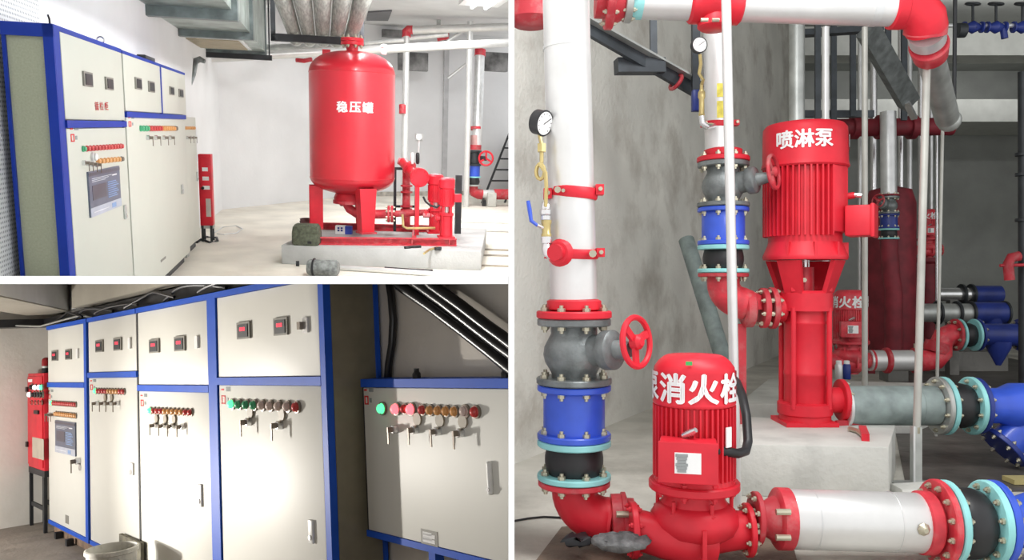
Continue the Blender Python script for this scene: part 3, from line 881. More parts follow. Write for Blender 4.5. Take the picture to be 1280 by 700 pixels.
th.part('roll', MB().lathe([(r0 * .8, 0), (r0, .03), (r0 * .97, (c1 - c0).length * .5), (r0, (c1 - c0).length - .03), (r0 * .75, (c1 - c0).length)], c0, c1 - c0, 16), mat('dark grey cloth', (.2, .21, .2), .9, var=.25, scale=20, bump=.4))
th.part('tie', MB().ring(c0 + (c1 - c0) * .2, c1 - c0, r0, .012, 18, 6), BLACK)
lying('plastic_pipe', 'long white pipe lying on the floor in front of the plinth', 'pipe', [(424, 334.5), (480, 338), (543, 342.5)], .03, PIPEW, 0, n=12)
lying('trowel', 'dark bar and tools lying beside the white floor pipe', 'tool', [(481, 335.5), (500, 337), (541, 339)], .02, BLACKI, 0)
lying('stone', 'small dark stone left of the cloth roll', 'stone', [(370, 329.5), (374, 329.5)], .03, BLACKI, 0)
yb = [R.onz(574, 276, .03), R.onz(700, 279, .03)]
solo(R, 'plastic_pipe', 'upper of two white pipes lying on the floor right of the skid', 'pipe', MB().cyl(yb[0], yb[1], .035, n=12), WHITE, 'white pipes on the floor')
yb = [R.onz(570, 285.5, .04), R.onz(700, 288.5, .04)]
solo(R, 'plastic_pipe', 'lower of two white pipes lying on the floor right of the skid', 'pipe', MB().cyl(yb[0], yb[1], .05, n=12), WHITE, 'white pipes on the floor')
GROUT = mat('dark floor channel stain', (.3, .26, .2), .8, var=.2, scale=6)
for i, (v0, v1) in enumerate(((311, 313), (318, 320), (331, 333))):
    pq = [R.onz(606 - i * 2, v1 + 0, 0), R.onz(760, v1 + 6, 0), R.onz(760, v0 + 4, 0), R.onz(606 - i * 2, v0, 0)]
    struct(R, 'floor_joint_%d' % (i + 1), MB().hexa([p + UP * .0005 for p in pq] + [p + UP * .004 for p in pq]), GROUT)

# -- pipes on the right and along the ceiling
def vert(label, u0, v0, u1, v1, d, rpx, m, grp=None, cat='pipe', nm='vertical_pipe', foot=True):
    a = P(u1, v1, d)
    b = P(u0, v0, d)
    return solo(R, nm, label, cat, MB().cyl(V((a.x, a.y, 0)) if foot else a, V((a.x, a.y, b.z)), rpx * d / F, n=18), m, grp)
d1 = 16.0; k1 = d1 / F
th = Thing(R, 'vertical_pipe', 'pale standpipe with red elbow on top, right behind the tank', 'pipe', V((P(504, 200, d1).x, P(504, 200, d1).y, 0)))
th.part('pipe', MB().cyl(V((P(505, 200, d1).x, P(505, 200, d1).y, 0)), P(508, 44, d1), 4 * k1, n=18), PIPEW)
th.part('elbow', MB().tube([P(508, 46, d1), P(508, 39, d1), P(510, 37.5, d1), P(516, 37.5, d1)], 5.5 * k1, 14), REDW)
th.part('red_band', MB().cyl(P(503, 142, d1), P(503, 131, d1), 4.3 * k1, n=18), REDW)
def hp_(label, u0, v0, u1, v1, d, rpx, m, nm='overhead_pipe', d1=None):
    return solo(R, nm, label, 'pipe', MB().cyl(P(u0, v0, d), P(u1, v1, d1 or d), rpx * (d) / F, n=18), m, 'pipes under the ceiling')
hp_('white pipe running right from the red elbow under the ceiling', 516, 37.5, 660, 33, d1, 5, PIPEW)
hp_('thin grey pipe running right from the tank top flange', 456, 53.5, 505, 50, 15.5, 2.6, GALV)
hp_('long white beam pipe along the head of the back wall', 246, 73.5, 660, 52, 13.4, 5.6, PIPEW, d1=15.2)
hp_('grey pipe between the tank top and the red tee', 505, 48, 560, 42.5, 16.2, 3.5, GALV)
th = Thing(R, 'pipe_tee', 'red coupling on the ceiling pipe between the two standpipes', 'pipe fitting', P(553, 46, 16.6))
th.part('sleeve', MB().tube([P(546, 47, 16.6), P(554, 45, 16.6), P(561, 45, 16.6)], 5 * k1, 14), REDW)
th.part('bolt', MB().cyl(P(553, 42, 16.2), P(555, 40, 16.2), .03, n=8), BOLT)
solo(R, 'hanger_rod', 'grey hanger strap over the red coupling under the ceiling', 'hanger', MB().box(P(546.5, 42, 16.6), P(550, 10, 16.65)), GALVD)
vert('tall white standpipe with a sloping brace right of the small pumps', 588, 32, 583, 238, 16.6, 3.6, PIPEW, 'standpipes')
solo(R, 'pipe_brace', 'thin pale pipe sloping from the white standpipe top to the left', 'brace', MB().cyl(P(549, 58, 16.3), P(586, 34, 16.3), 2.0 * k1, n=12), PIPEW)
solo(R, 'pipe_brace', 'thin pale pipe sloping down left behind the white standpipe', 'brace', MB().cyl(P(560, 98, 17.8), P(583, 80, 17.8), 2.2 * k1, n=12), PIPEW)
d3 = 16.8; k3 = d3 / F
th = Thing(R, 'riser_pipe', 'thick grey riser with red coupling at the right edge of the control room', 'pipe', P(598, 180, d3))
th.part('pipe', MB().cyl(P(596, 183, d3), P(600, 66, d3), 6.2 * k3, n=20), GALV)
th.part('top_coupling', MB().cyl(P(600, 70, d3), P(600.5, 62, d3), 7 * k3, n=20), REDW)
th.part('clamp', MB().cyl(P(594.5, 162, d3), P(594.5, 159, d3), 8 * k3, n=20), REDW)
th.part('collar', MB().cyl(P(594, 184, d3), P(594, 170, d3), 6.8 * k3, n=20), mat('red speckled band', (.6, .35, .33), .5))
def rc(v): return V((P(592, 210, d3).x, P(592, 210, d3).y, tz(v, P(592, 210, d3))))
th = Thing(R, 'gate_valve', 'dark gate valve with red handwheel at the right edge of the control room', 'valve', rc(207))
th.part('top_ring', MB().cyl(rc(187), rc(181), 9 * k3, n=20), REDD)
th.part('body', MB().lathe([(9.5 * k3, 0), (9.5 * k3, 2 * k3), (7 * k3, 3 * k3), (8.5 * k3, 9 * k3), (7 * k3, 16 * k3), (9.5 * k3, 17 * k3), (9.5 * k3, 19 * k3)], rc(207), UP, 22), CASTD)
hwc = P(607.5, 198, d3 - .2)
hw = MB().ring(hwc, (-.3, -1, 0), 8.5 * k3, 1.3 * k3, 22, 6)
for i in range(3):
    q = math.radians(90 + 120 * i)
    hw.bar(hwc, hwc + V((math.cos(q), 0, math.sin(q))) * 8 * k3, 2.2 * k3, 1.2 * k3, (0, 1, 0))
th.part('handwheel', hw, RED)
th.part('bonnet', MB().cyl(rc(198), hwc, 3 * k3, n=14), CASTD)
th = Thing(R, 'check_valve', 'small blue check valve below the red handwheel at the right edge', 'valve', rc(222))
th.part('body', MB().cyl(rc(222), rc(207), 8 * k3, n=22), BLUEV)
flange(th, rc(221), UP, 9.5 * k3, 1.6 * k3, CYAN, bolts=0)
th = Thing(R, 'rubber_joint', 'small black rubber joint below the blue valve at the right edge', 'pipe fitting', rc(232))
th.part('bellows', MB().lathe([(7 * k3, 0), (8.2 * k3, 4 * k3), (7 * k3, 9 * k3)], rc(231), UP, 22), RUBB)
flange(th, rc(231.5), UP, 10 * k3, 2 * k3, GALVD, bolts=0)
th = Thing(R, 'pipe_elbow', 'dusty red elbow and coupling running to the right edge above a small block', 'pipe fitting', rc(240))
c_ = rc(241)
th.part('bend', MB().tube([rc(232), rc(236), rc(240) + V((1.5 * k3, 0, 0)), rc(242.5) + V((7 * k3, 0, 0)), rc(243) + V((12 * k3, 0, 0))], 6.3 * k3, 16), REDD)
th.part('pipe', MB().cyl(rc(242.5) + V((12 * k3, 0, 0)), rc(242.5) + V((27 * k3, 0, 0)), 5.5 * k3, n=16), PIPEW)
th.part('coupling', MB().cyl(rc(242.5) + V((27 * k3, 0, 0)), rc(242) + V((60 * k3, 0, 0)), 6.6 * k3, n=16), REDD)
bb = rc(250) + V((14 * k3, 0, 0))
solo(R, 'pipe_support', 'dark prop and concrete block below the elbow at the right edge', 'support', MB().box(V((bb.x - 2 * k3, bb.y - .05, .001)), V((bb.x + 2 * k3, bb.y + .05, rc(249.5).z))), BLACKI)
solo(R, 'concrete_block', 'grey concrete block beside the dark prop at the right edge', 'block', MB().box(V((bb.x + 3 * k3, bb.y - .2, .001)), V((bb.x + 14 * k3, bb.y + .2, .3))), CONC, bevel=.02)
th = Thing(R, 'ladder', 'dark ladder leaning at the right edge of the control room', 'ladder', P(610, 236, 17.8))
l0, l1 = R.onz(603, 231, .0), P(640, 158, 18.2)
l0 = V((P(603, 231, 17.6).x, P(603, 231, 17.6).y, 0))
ov = V((.55, .15, 0))
th.part('rail', MB().cyl(l0, l1, .025, n=8), BLACKI)
th.part('rail', MB().cyl(l0 + ov, l1 + ov, .025, n=8), BLACKI)
for i in range(1, 7):
    p = l0 + (l1 - l0) * i / 7
    th.part('rung', MB().cyl(p, p + ov, .018, n=8), BLACKI)

# -- ducts under the ceiling
DUCT = mat('galvanised duct sheet', (.4, .45, .42), .35, metal=.7, var=.2, scale=4, dirt=(.2, .28, .24), dscale=2.5, damt=.6)
RIB = mat('dark duct joint', (.16, .19, .19), .45, metal=.4, var=.2)
zb = 2.72
e0 = R.onz(245, 64, zb); e1 = R.onz(329, 62, zb)
xl, xr_, ye = e0.x, e1.x, (e0.y + e1.y) / 2
th = Thing(R, 'air_duct', 'wide galvanised air duct with flanged joints under the ceiling', 'duct', ((xl + xr_) / 2, ye - 1, zb))
ya = R.onz(250, 41, zb).y; yb_ = R.onz(235, 17, zb).y
th.part('plenum', MB().box((xl, ya, zb), (xr_, ye, HC - .25)), DUCT)
th.part('duct_section', MB().box((xl + .02, yb_, zb + .03), (xr_ - .02, ya, HC - .27)), DUCT)
th.part('duct_section', MB().box((xl + .05, 4.5, zb + .06), (xr_ - .04, yb_, HC - .3)), DUCT)
for y, z in ((ya, zb - .02), (yb_, zb - .01), (ye - .03, zb - .02)):
    th.part('joint_flange', MB().box((xl - .06, y - .07, z - .04), (xr_ + .02, y + .07, HC - .2)), RIB)
g0, g1 = R.onz(252, 47, zb), R.onz(312, 61, zb)
gy0, gy1 = R.onz(280, 46.5, zb).y, R.onz(280, 59, zb).y
gx0, gx1 = R.onz(243, 55, zb).x, R.onz(309, 55, zb).x
gr = th.part('grille_frame', MB().box((gx0, gy0, zb - .025), (gx1, gy1, zb + .001)), GALV)
mb = MB()
for i in range(9):
    y = gy0 + (gy1 - gy0) * (i + 1) / 10
    th.part('grille_slat', MB().cbox(((gx0 + gx1) / 2, y, zb - .03), (gx1 - gx0 - .1, (gy1 - gy0) / 16, .015)), mat('tan grille slat', (.42, .36, .25), .6) if i == 0 else MATS['tan grille slat'], gr)
hb0, hb1 = R.onz(244, 67, zb - .12), R.onz(326, 66, zb - .12)
th = Thing(R, 'duct_hanger', 'dark angle bar carrying the end of the wide air duct', 'hanger', (hb0 + hb1) / 2)
th.part('bar', MB().box((hb0.x - .05, ye - .12, zb - .13), (hb1.x + .08, ye - .03, zb - .05)), BLACKI)
for x in (hb0.x, hb1.x + .04):
    th.part('rod', MB().cyl((x, ye - .07, zb - .05), (x, ye - .07, HC), .012, n=8), BLACKI)
zb2 = 2.75
t0, t1 = R.onz(357, 46, zb2), R.onz(452, 44, zb2)
yh = (t0.y + t1.y) / 2
w = (t1.x - t0.x) / 5
TUBE = mat('dull grey insulated duct', (.34, .355, .33), .7, var=.2, scale=8, stretch=(6, .4, 6), spec=.3)
for i in range(5):
    x = t0.x + w * (i + .5)
    th = Thing(R, 'round_duct', ['leftmost', 'second from left', 'middle', 'second from right', 'rightmost'][i] + ' of the five round grey ducts above the tank', 'duct', (x, yh, zb2), 'round ducts above the tank')
    th.part('duct', MB().cyl((x, 5.2, zb2 + w / 2), (x, yh + 1.6, zb2 + w / 2), w * .47, n=22), TUBE)
    th.part('end_collar', MB().cyl((x, yh + 1.55, zb2 + w / 2), (x, yh + 1.72, zb2 + w / 2), w * .5, n=22), GALVD)
th = Thing(R, 'duct_trapeze', 'black angle iron trapeze hanging under the five round ducts', 'hanger', ((t0.x + t1.x) / 2, yh, zb2))
hx0, hx1 = R.onz(342, 47, zb2).x, R.onz(457, 44, zb2).x
th.part('bar', MB().box((hx0, yh - .06, zb2 - .1), (hx1, yh + .03, zb2 - .005)), BLACKI)
for x in (hx0, hx1 - .06):
    th.part('post', MB().box((x, yh - .06, zb2 - .1), (x + .06, yh - .01, HC)), BLACKI)
# dark recess and grille patches on the ceiling, far machinery at the wall head
def ceil_patch(nm, label, pts, m, cat):
    q = [R.onz(u, v, HC) for u, v in pts]
    return solo(R, nm, label, cat, MB().hexa([p - UP * .03 for p in q] + [p - UP * .001 for p in q]), m)
ceil_patch('ceiling_vent', 'dark grey vent panel on the ceiling right of the round ducts', [(458, 24), (485, 24.5), (490, 12), (460, 14)], mat('slate vent panel', (.16, .16, .17), .6), 'vent')
for i, (u0, v0, u1, v1, lb) in enumerate(((478, 37, 503, 45, 'dark duct mouth left of the red elbow'), (498, 66, 536, 87, 'dark duct mouth behind the pale standpipe'), (606, 66, 636, 88, 'dark machinery at the head of the wall by the right edge'))):
    p0, p1 = P(u0, v1, 17.6 - i * .1), P(u1, v0, 17.6 - i * .1)
    solo(R, 'duct_mouth', lb, 'duct', MB().box(p0, p1 + V((0, .3, 0))), mat('dusky duct %d' % i, (.2, .2, .2), .7, var=.35, scale=4))
th = Thing(R, 'ceiling_clutter', 'red and grey sprinkler fittings on the wall head left of the tank', 'pipe fitting', P(390, 70, 14.6))
th.part('red_fitting', MB().tube([P(399, 72, 14.6), P(405, 66, 14.6), P(409, 62, 14.6)], .06, 10), REDW)
th.part('red_fitting', MB().tube([P(370, 75, 14.6), P(380, 76, 14.6), P(390, 74, 14.6)], .04, 10), REDD)
th.part('grey_run', MB().cyl(P(330, 60, 14.8), P(420, 58, 14.8), .07, n=10), GALVD)
# junction box on the wall
s0, z0 = fB.px(523.5, 171)
solo(R, 'junction_box', 'small white junction box on the back wall above the manifold', 'box', fB.box(MB(), s0 - .09, s0 + .09, z0 - .08, z0 + .08, 0, .07), WHITE, bevel=.01)
# ceiling lamps
EMI = glow('lit lamp tube', (1, 1, 1), 9.0)
for (u, v, lb) in ((318, 12, 'glowing ceiling lamp between the wide duct and the round ducts'), (606, 4, 'glowing ceiling lamp at the top right of the control room')):
    c = R.onz(u, v, HC - .1)
    th = Thing(R, 'ceiling_lamp', lb, 'lamp', c, 'ceiling lamps of the control room')
    th.part('housing', MB().box(c + V((-.35, -.6, .03)), c + V((.35, .6, .1))), WHITE)
    th.part('tube', MB().cyl(c + V((-.12, -.55, .0)), c + V((-.12, .55, .0)), .03, n=10), EMI)
    th.part('tube', MB().cyl(c + V((.12, -.55, .0)), c + V((.12, .55, .0)), .03, n=10), EMI)
# ================================================================== LOWER LEFT: switch room with the long cabinet row
R = R2
P = R.at
WALL2 = mat('switch room wall', (.72, .7, .65), .9, var=.03, scale=2, bump=.12, bscale=20, dirt=(.45, .4, .3), dscale=1.2, damt=.3)
WALL2D = mat('switch room brown grey wall', (.72, .67, .6), .9, var=.05, scale=2, bump=.1)
BEAM2 = mat('grey brown beam plaster and shade', (.36, .335, .28), .9, var=.05, scale=3, bump=.2)
BEAMW = mat('white beam plaster', (.85, .84, .81), .9, var=.02)
FLOOR2 = mat('grey brown switch room floor', (.3, .265, .23), .85, var=.12, scale=4, bump=.3, bscale=25, dirt=(.16, .14, .12), dscale=2, damt=.5)
YF = 2.02; YB = 2.285; YW = 2.34
XL = -9.77
struct(R, 'floor_lower', MB().box((-12, -3.5, -.08), (3, 2.6, 0)), FLOOR2)
struct(R, 'wall_left_lower', MB().box((XL - .2, -3.5, 0), (XL, 2.6, 3.6)), WALL2)
mb = MB().box((WX0 - .0009, D0 + .03, -2.5), (WX0 - .0001, 9, CZ - SH - .001)); struct(None, 'bounce_sheet_right', mb, LINING)  # added dark sheet cutting the light bounced off the white partition
mb = MB().box((-9, D0 + .03, CZ - SH - .0004), (WX0 - .001, 12, CZ - SH - .0001)); struct(None, 'bounce_sheet_top', mb, LINING)  # added dark sheet under the slab, also against bounced light
struct(R, 'wall_back_lower', MB().box((XL, YW, 0), (3, YW + .2, 3.6)), WALL2D)
ba, bb = R.onz(0, 371, 2.17), R.onz(100, 392, 2.17)
bd = (bb - ba).normalized(); bn = V((-bd.y, bd.x, 0))
bn = bn if bn.dot(ba) > 0 else -bn
q = [ba - bd * 2.5, bb, bb + bn * .5, ba - bd * 2.5 + bn * .5]
struct(R, 'beam_2', MB().hexa([p + UP * .012 for p in q] + [p + UP * .9 for p in q]), BEAMW)
struct(R, 'beam_2_shade', MB().hexa([p for p in q] + [p + UP * .011 for p in q]), BEAM2)  # thin sheet giving the white beam's underside its shade as a darker colour
zq = R.on(60, 382, (0, 2.1, 0), (0, 1, 0)).z
# ceiling beams over the row: white strip, column stub and darker beam
fw = Face(R, V((0, 2.3, 0)), (1, 0, 0), (0, -1, 0))
mb = MB()
a0, z0 = fw.px(132, 384); a1, z1 = fw.px(250, 360)
struct(R, 'beam_3', fw.box(MB(), fw.px(134, 380)[0], -3.3, 2.15, 3.0, -.03, .3), BEAM2)
struct(R, 'column_1', fw.box(MB(), fw.px(98, 380)[0], fw.px(130, 380)[0], 2.15, 3.2, -.03, .12), BEAMW)
fl_ = Face(R, V((XL, 0, 0)), (0, 1, 0), (1, 0, 0))
# dark cable tray with cables above the row
solo(R, 'cable_tray', 'black cable tray running above the cabinet row and along the left wall', 'cable tray', MB().box((XL + .02, 2.08, 2.05), (-3.7, 2.33, 2.13)).box((XL + .01, -2.5, 2.05), (XL + .3, 2.08, 2.13)), BLACK, kind=None)
for i in range(7):
    x0 = -8.9 + i * .75
    pts = [V((x0 + .09 * j, 2.03 + .03 * math.sin(j * .5 + i * 2), 2.055 + .072 * math.sin(j / 12 * math.pi) * (1 - .25 * (i % 3)))) for j in range(13)]
    solo(R, 'tray_cable', ['thin cable loop over the farthest cabinet', 'thin cable loop over the post between farthest and second cabinet', 'thin cable loop over the second cabinet', 'thin cable loop over the seam of second and third cabinet', 'thin cable loop over the third cabinet', 'thin cable loop above the wide post', 'thin cable loop at the top of the nearest cabinet'][i], 'cable', MB().tube(pts, .011, 8), [BLACK, BLACKI, BLACK][i % 3], 'cables over the cabinet row')
solo(R, 'tray_cable', 'pale sagging wire crossing the dark tray at the left wall', 'cable', MB().tube([P(-5, 401, 8.3), P(20, 407, 8.2), P(50, 408, 8.0), P(75, 401, 7.6), P(102, 394, 7.2), P(118, 398, 7.0)], .009, 8), GALVD)
fc = Face(R, V((0, YF, 0)), (1, 0, 0), (0, -1, 0))
X = lambda u, v: fc.px(u, v)[0]
Z = lambda u, v: fc.px(u, v)[1]
ZT = 2.03
DP = YB - YF
SH2 = CREAM
def row_cab(label, xa, xb, zr, post, zb=.1, zt=ZT, upin=0):
    th = Thing(R, 'control_cabinet', label, 'cabinet', ((xa + xb) / 2, YF + .13, 0), 'control cabinets of the long row')
    xe = xb + (post if post else 0)
    th.part('body', fc.box(MB(), xa, xe, zb, zt - .005, -DP, -.03), SIDEB)
    th.part('top', fc.box(MB(), xa, xe, zt - .005, zt, -DP, -.03), BLUEF)
    th.part('frame_rail', fc.box(MB(), xa, xe, zt - .035, zt, -.03, .012), BLUEF)
    th.part('frame_rail', fc.box(MB(), xa, xb, zr - .022, zr + .022, -.03, .012), BLUEF)
    th.part('frame_rail', fc.box(MB(), xa, xe, zb, zb + .035, -.03, .008), BLUEF)
    if post:
        th.part('frame_post', fc.box(MB(), xb, xe, zb, zt - .03, -.03, .01), BLUEF)
    else:
        th.part('frame_post', fc.box(MB(), xb - .02, xb, zb, zt - .03, -.03, -.004), BLACKI)
    xd = xb - .02
    th.part('upper_door', fc.box(MB(), xa + .008, xd, zr + .024, zt - .037, -.03, .0), CREAM, bevel=.004)
    th.part('lower_door', fc.box(MB(), xa + .008, xd, zb + .037, zr - .024, -.03, .0), CREAM, bevel=.004)
    th.part('plinth', fc.box(MB(), xa + .02, xe - .02, .001, zb, -DP, -.04), PLW)
    return th
PLW = mat('brown timber plinth', (.24, .16, .11), .8, var=.25, scale=10)
# farthest cabinet
th = row_cab('farthest cabinet of the long row, with a touch panel', -9.04, X(106, 440), Z(61, 481), .08)
meter(th, fc, 69.5, 444.5, 7, 13, True); meter(th, fc, 86.5, 443, 7, 13, True)
th.part('handle', fc.pbox(MB(), 97, 448, 99, 436, 0, .015), WHITE)
logo(th, fc, 60.5, 492.5, 6)
lamps(th, fc, 66, 503.5, 95.5, 505.5, [LEDG] + [LR] * 12, .022)
lamps(th, fc, 71, 517, 95.5, 519.5, [LO] * 11, .022)
for u in (63, 66.5, 70): keysw(th, fc, u, 518, .02)
screen(th, fc, [(70.5, 525), (71, 564.5), (95.5, 529)])
keysw(th, fc, 100, 576, .03)
th.part('lock_cylinder', MB().lathe([(.03, 0), (.03, .01)], fc.P(*fc.px(100.5, 584), 0), fc.N, 12), CHROME)
th.part('nameplate', fc.pbox(MB(), 82, 653.5, 86, 645, 0, .003), METERG)
# second
th = row_cab('second cabinet from the far end of the long row, with four keys', X(110.5, 440), X(171.5, 440), Z(111, 469), 0)
meter(th, fc, 125.3, 432.5, 9, 15, True); meter(th, fc, 148.2, 430, 9.5, 16, True)
th.part('handle', fc.pbox(MB(), 162.2, 436, 164.6, 422, 0, .015), WHITE)
logo(th, fc, 113, 480.5, 7)
lamps(th, fc, 121, 488.5, 156, 489.3, [LEDG] + [LR] * 4 + [LO] * 4 + [LR] * 2, .022)
for u in (123, 132, 140, 149): keysw(th, fc, u, 504, .02, tag=u > 125 and u < 145)
handle(th, fc, 166, 586, 15, .07)
# third
th = row_cab('third cabinet of the long row, left of the wide blue post', X(172.5, 440), X(261.5, 440), Z(174, 484.8), .13)
meter(th, fc, 194, 432.5, 12, 17, True); meter(th, fc, 226, 429.5, 13, 18.5, True)
th.part('handle', fc.pbox(MB(), 245.8, 435.5, 249, 420, 0, .015), WHITE)
logo(th, fc, 176, 499.5, 8)
lamps(th, fc, 189.5, 513, 240, 515.3, [LEDG] + [LR] * 3 + [LO] * 5 + [LR] * 2, .022)
for u, v in ((196, 531.5), (207, 532), (218, 532.5), (230, 533)): keysw(th, fc, u, v, .02, tag=u < 225)
handle(th, fc, 251.5, 619, 28, .055)
# nearest: it rises behind the partition edge and its side shows
th = row_cab('nearest cabinet of the long row, right of the wide blue post, with nine lamps', X(272, 440), X(402, 440), Z(274, 476.5), .05)
PANELD = mat('brown grey cabinet side enamel', (.24, .215, .15), .35, var=.05, scale=12, coat=.2)
xs = X(402, 440) + .05
YB4 = min(R.on(471, 420, (xs, 0, 0), (1, 0, 0)).y, YW - .03)
th.part('side_panel', MB().box((xs, YF + .03, .1), (xs + .006, YB4 - .012, ZT - .02)), PANELD)
th.part('side_post', MB().box((xs - .02, YB4 - .012, .05), (xs + .02, YB4 + .01, ZT)), BLUEF)
meter(th, fc, 306, 413, 16, 21, True); meter(th, fc, 352.5, 408, 17, 22, True)
th.part('handle', fc.pbox(MB(), 380.5, 416, 386, 396.5, 0, .012), CHROME)
th.part('key', fc.pbox(MB(), 377.5, 412, 381, 402, .012, .03), LBZ)
logo(th, fc, 277, 494, 11)
lamps(th, fc, 292, 505, 373, 508.5, [LEDG, LG, LG, LG, LP, LP, LP, LP, LR], .027)
for u, v in ((313, 527), (352, 531)): keysw(th, fc, u, v, .024, tag=True)
handle(th, fc, 390.5, 664, 29, .045)
# low cabinet to the right, set back
yr = 2.19
fr = Face(R, V((0, yr, 0)), (1, 0, 0), (0, -1, 0))
ZR = 1.478; ZB = .703
xa = R.on(456, 560, (0, yr, 0), (0, 1, 0)).x
xb = -2.05
th = Thing(R, 'wall_cabinet', 'smaller cabinet standing back at the right with lit green and red lamps', 'cabinet', ((xa + xb) / 2, yr + .06, ZB), 'control cabinets of the switch room')
th.part('body', fr.box(MB(), xa, xb, ZB, ZR - .004, -.12, -.02), SIDEB)
th.part('frame_rail', fr.box(MB(), xa, xb, ZR - .04, ZR, -.12, .01), BLUEF)
th.part('frame_rail', fr.box(MB(), xa, xb, ZB, ZB + .03, -.03, .008), BLUEF)
th.part('frame_post', fr.box(MB(), xa, xa + .012, ZB + .03, ZR - .04, -.02, .0), BLACKI)
th.part('door', fr.box(MB(), xa + .014, xb, ZB + .032, ZR - .043, -.02, .004), CREAM, bevel=.003)
for x in (-3.08, -2.3):
    th.part('leg', fr.box(MB(), x, x + .05, .001, ZB, -.1, -.05), BLUEF)
logo(th, fr, 456.5, 494.5, 11, .004)
lamps(th, fr, 480.5, 510.3, 498, 510.9, [LEDG, LEDRL], .026, .004)
lamps(th, fr, 517, 511.3, 517, 511.3, [LEDRL], .026, .004)
lamps(th, fr, 508.5, 510.8, 508.5, 510.8, [LR], .022, .004)
lamps(th, fr, 531, 512, 571, 514, [LR, LO, LO, LO, LO], .022, .004)
lamps(th, fr, 584, 513.5, 597, 514.5, [LP, LR], .024, .004)
for u, v, t in ((496.5, 536, False), (522, 536.5, True), (550, 538.5, True), (578.5, 540.5, True)): keysw(th, fr, u, v, .02, .004, tag=t)
a, z = fr.px(615, 597)
hd = th.part('handle', MB().tube([fr.P(a, z - .068, .012), fr.P(a, z - .062, .012), fr.P(a, z + .062, .012), fr.P(a, z + .068, .012)], [.007, .0125, .0125, .007], 16), WHITE)
th.part('lock', MB().lathe([(.008, 0), (.008, .008)], fr.P(a, z - .045, .02), fr.N, 12), CHROME, hd)
ca, cz = fr.px(538, 673)
th.part('nameplate', fr.pbox(MB(), 528, 679.5, 548, 665, .004, .006), METERG)
mb = MB()
for i in range(4):
    fr.pbox(mb, 530, 676.5 - i * 3, 545 - (i % 2) * 4, 675.3 - i * 3, .006, .007)
th.part('nameplate_print', mb, PRINTW, stuff=True)
for u, lb in ((510, 'small dark cable gland on the small cabinet top, left one'), (621, 'small dark cable gland on the small cabinet top, right one')):
    a, z = fr.px(u, 472)
    solo(R, 'cable_gland', lb, 'gland', MB().lathe([(.02, 0), (.02, .02), (.013, .03), (.013, .045)], fr.P(a, 1.4785, -.05), UP, 12), BLACK, 'cable glands on the small cabinet')
# thick black cables
d = 3.55
for i, (pts, r, lb) in enumerate((
        ([(482, 330, 3.72), (500, 357, 3.68), (540, 384, 3.6), (580, 414, 3.5), (612, 439, 3.42), (650, 470, 3.3)], .028, 'lowest of the three thick black cables slanting down at upper right'),
        ([(500, 330, 3.72), (522, 354, 3.68), (556, 378, 3.6), (592, 406, 3.5), (622, 429, 3.42), (656, 454, 3.3)], .03, 'middle of the three thick black cables slanting down at upper right'),
        ([(512, 330, 3.8), (541, 357, 3.74), (575, 381, 3.66), (606, 405, 3.56), (632, 424, 3.48), (660, 446, 3.38)], .027, 'topmost of the three thick black cables slanting down at upper right'))):
    solo(R, 'power_cable', lb, 'cable', MB().tube([R.on(u, v, (0, 2.238 - .006 * i, 0), (0, 1, 0)) for u, v, q in pts], r, 14), GCAB if i else mat('glossy black cable sheath', (.013, .013, .015), .28, var=.2), 'thick black power cables')
    GCAB = MATS['glossy black cable sheath']
solo(R, 'power_cable', 'single black cable hanging straight down behind the small cabinet', 'cable', MB().tube([R.on(u, v, (0, YW - .03, 0), (0, 1, 0)) for u, v in ((484, 340), (489, 370), (491.5, 400), (490, 430), (486, 455), (484, 480))], .02, 12), GCAB)
# red control box on its stand, beacon
q = R.onz(41, 659, 0)
xc = q.x
fb_ = Face(R, V((0, q.y, 0)), (1, 0, 0), (0, -1, 0))
x0 = fb_.px(35.5, 540)[0]; x1 = -9.06
zt_, zb_ = fb_.px(36, 467)[1], fb_.px(36.5, 583)[1]
th = Thing(R, 'control_box', 'red control box with lit buttons on a dark stand left of the cabinet row', 'control box', ((x0 + x1) / 2, q.y, 0), 'red control boxes')
x0 = max(x0, XL + .02)
th.part('body', fb_.box(MB(), x0, x1, zb_, zt_, -.16, 0), RED, bevel=.006)
th.part('door', fb_.box(MB(), x0 + .03, x1 - .02, zb_ + .03, zt_ - .03, 0, .012), RED, bevel=.003)
GLW = glow('lit white button', (.9, .95, 1), 1.3)
for u, v, m in ((43, 483.5, BLACK), (47.5, 484, GLW), (52.5, 484, GLW), (55.5, 484, LEDG), (40.5, 493, GLW), (45.5, 493, BLACK), (49, 493, BLACK), (52.5, 493, BLACK), (56, 493, BLACK)):
    lamps(th, fb_, u, v, u, v, [m], .028, .012, nm='push_button')
for u in (42, 46, 50, 54.5):
    lamps(th, fb_, u, 503, u, 503, [LR], .02, .012, nm='push_button')
th.part('selector', fb_.pbox(MB(), 46, 517, 51, 513, .012, .03), BLACK)
th.part('notice', fb_.pbox(MB(), 42.5, 571, 56.5, 549, .012, .015), mat('tan notice sheet', (.5, .44, .36), .7), label='tan notice sheet')
th.part('label_strip', fb_.pbox(MB(), 37, 477.5, 42, 474, .012, .014), PRINTW)
for v in (486.5, 555):
    th.part('hinge', fb_.pbox(MB(), 35.6, v + 3, 37.4, v - 3, .0, .03), BLACK)
th.part('stand_rail', fb_.box(MB(), x0, x1, zb_ - .06, zb_, -.16, .0), BLACKI)
for x in (x0 + .02, x1 - .06):
    for n in (-.15, -.03):
        th.part('leg', fb_.box(MB(), x, x + .04, .001, zb_ - .06, n, n + .03), BLACKI)
zz = fb_.px(42, 630)[1]
th.part('stretcher', fb_.box(MB(), x0 + .06, x1 - .06, zz - .03, zz + .01, -.03, -.01), BLACKI)
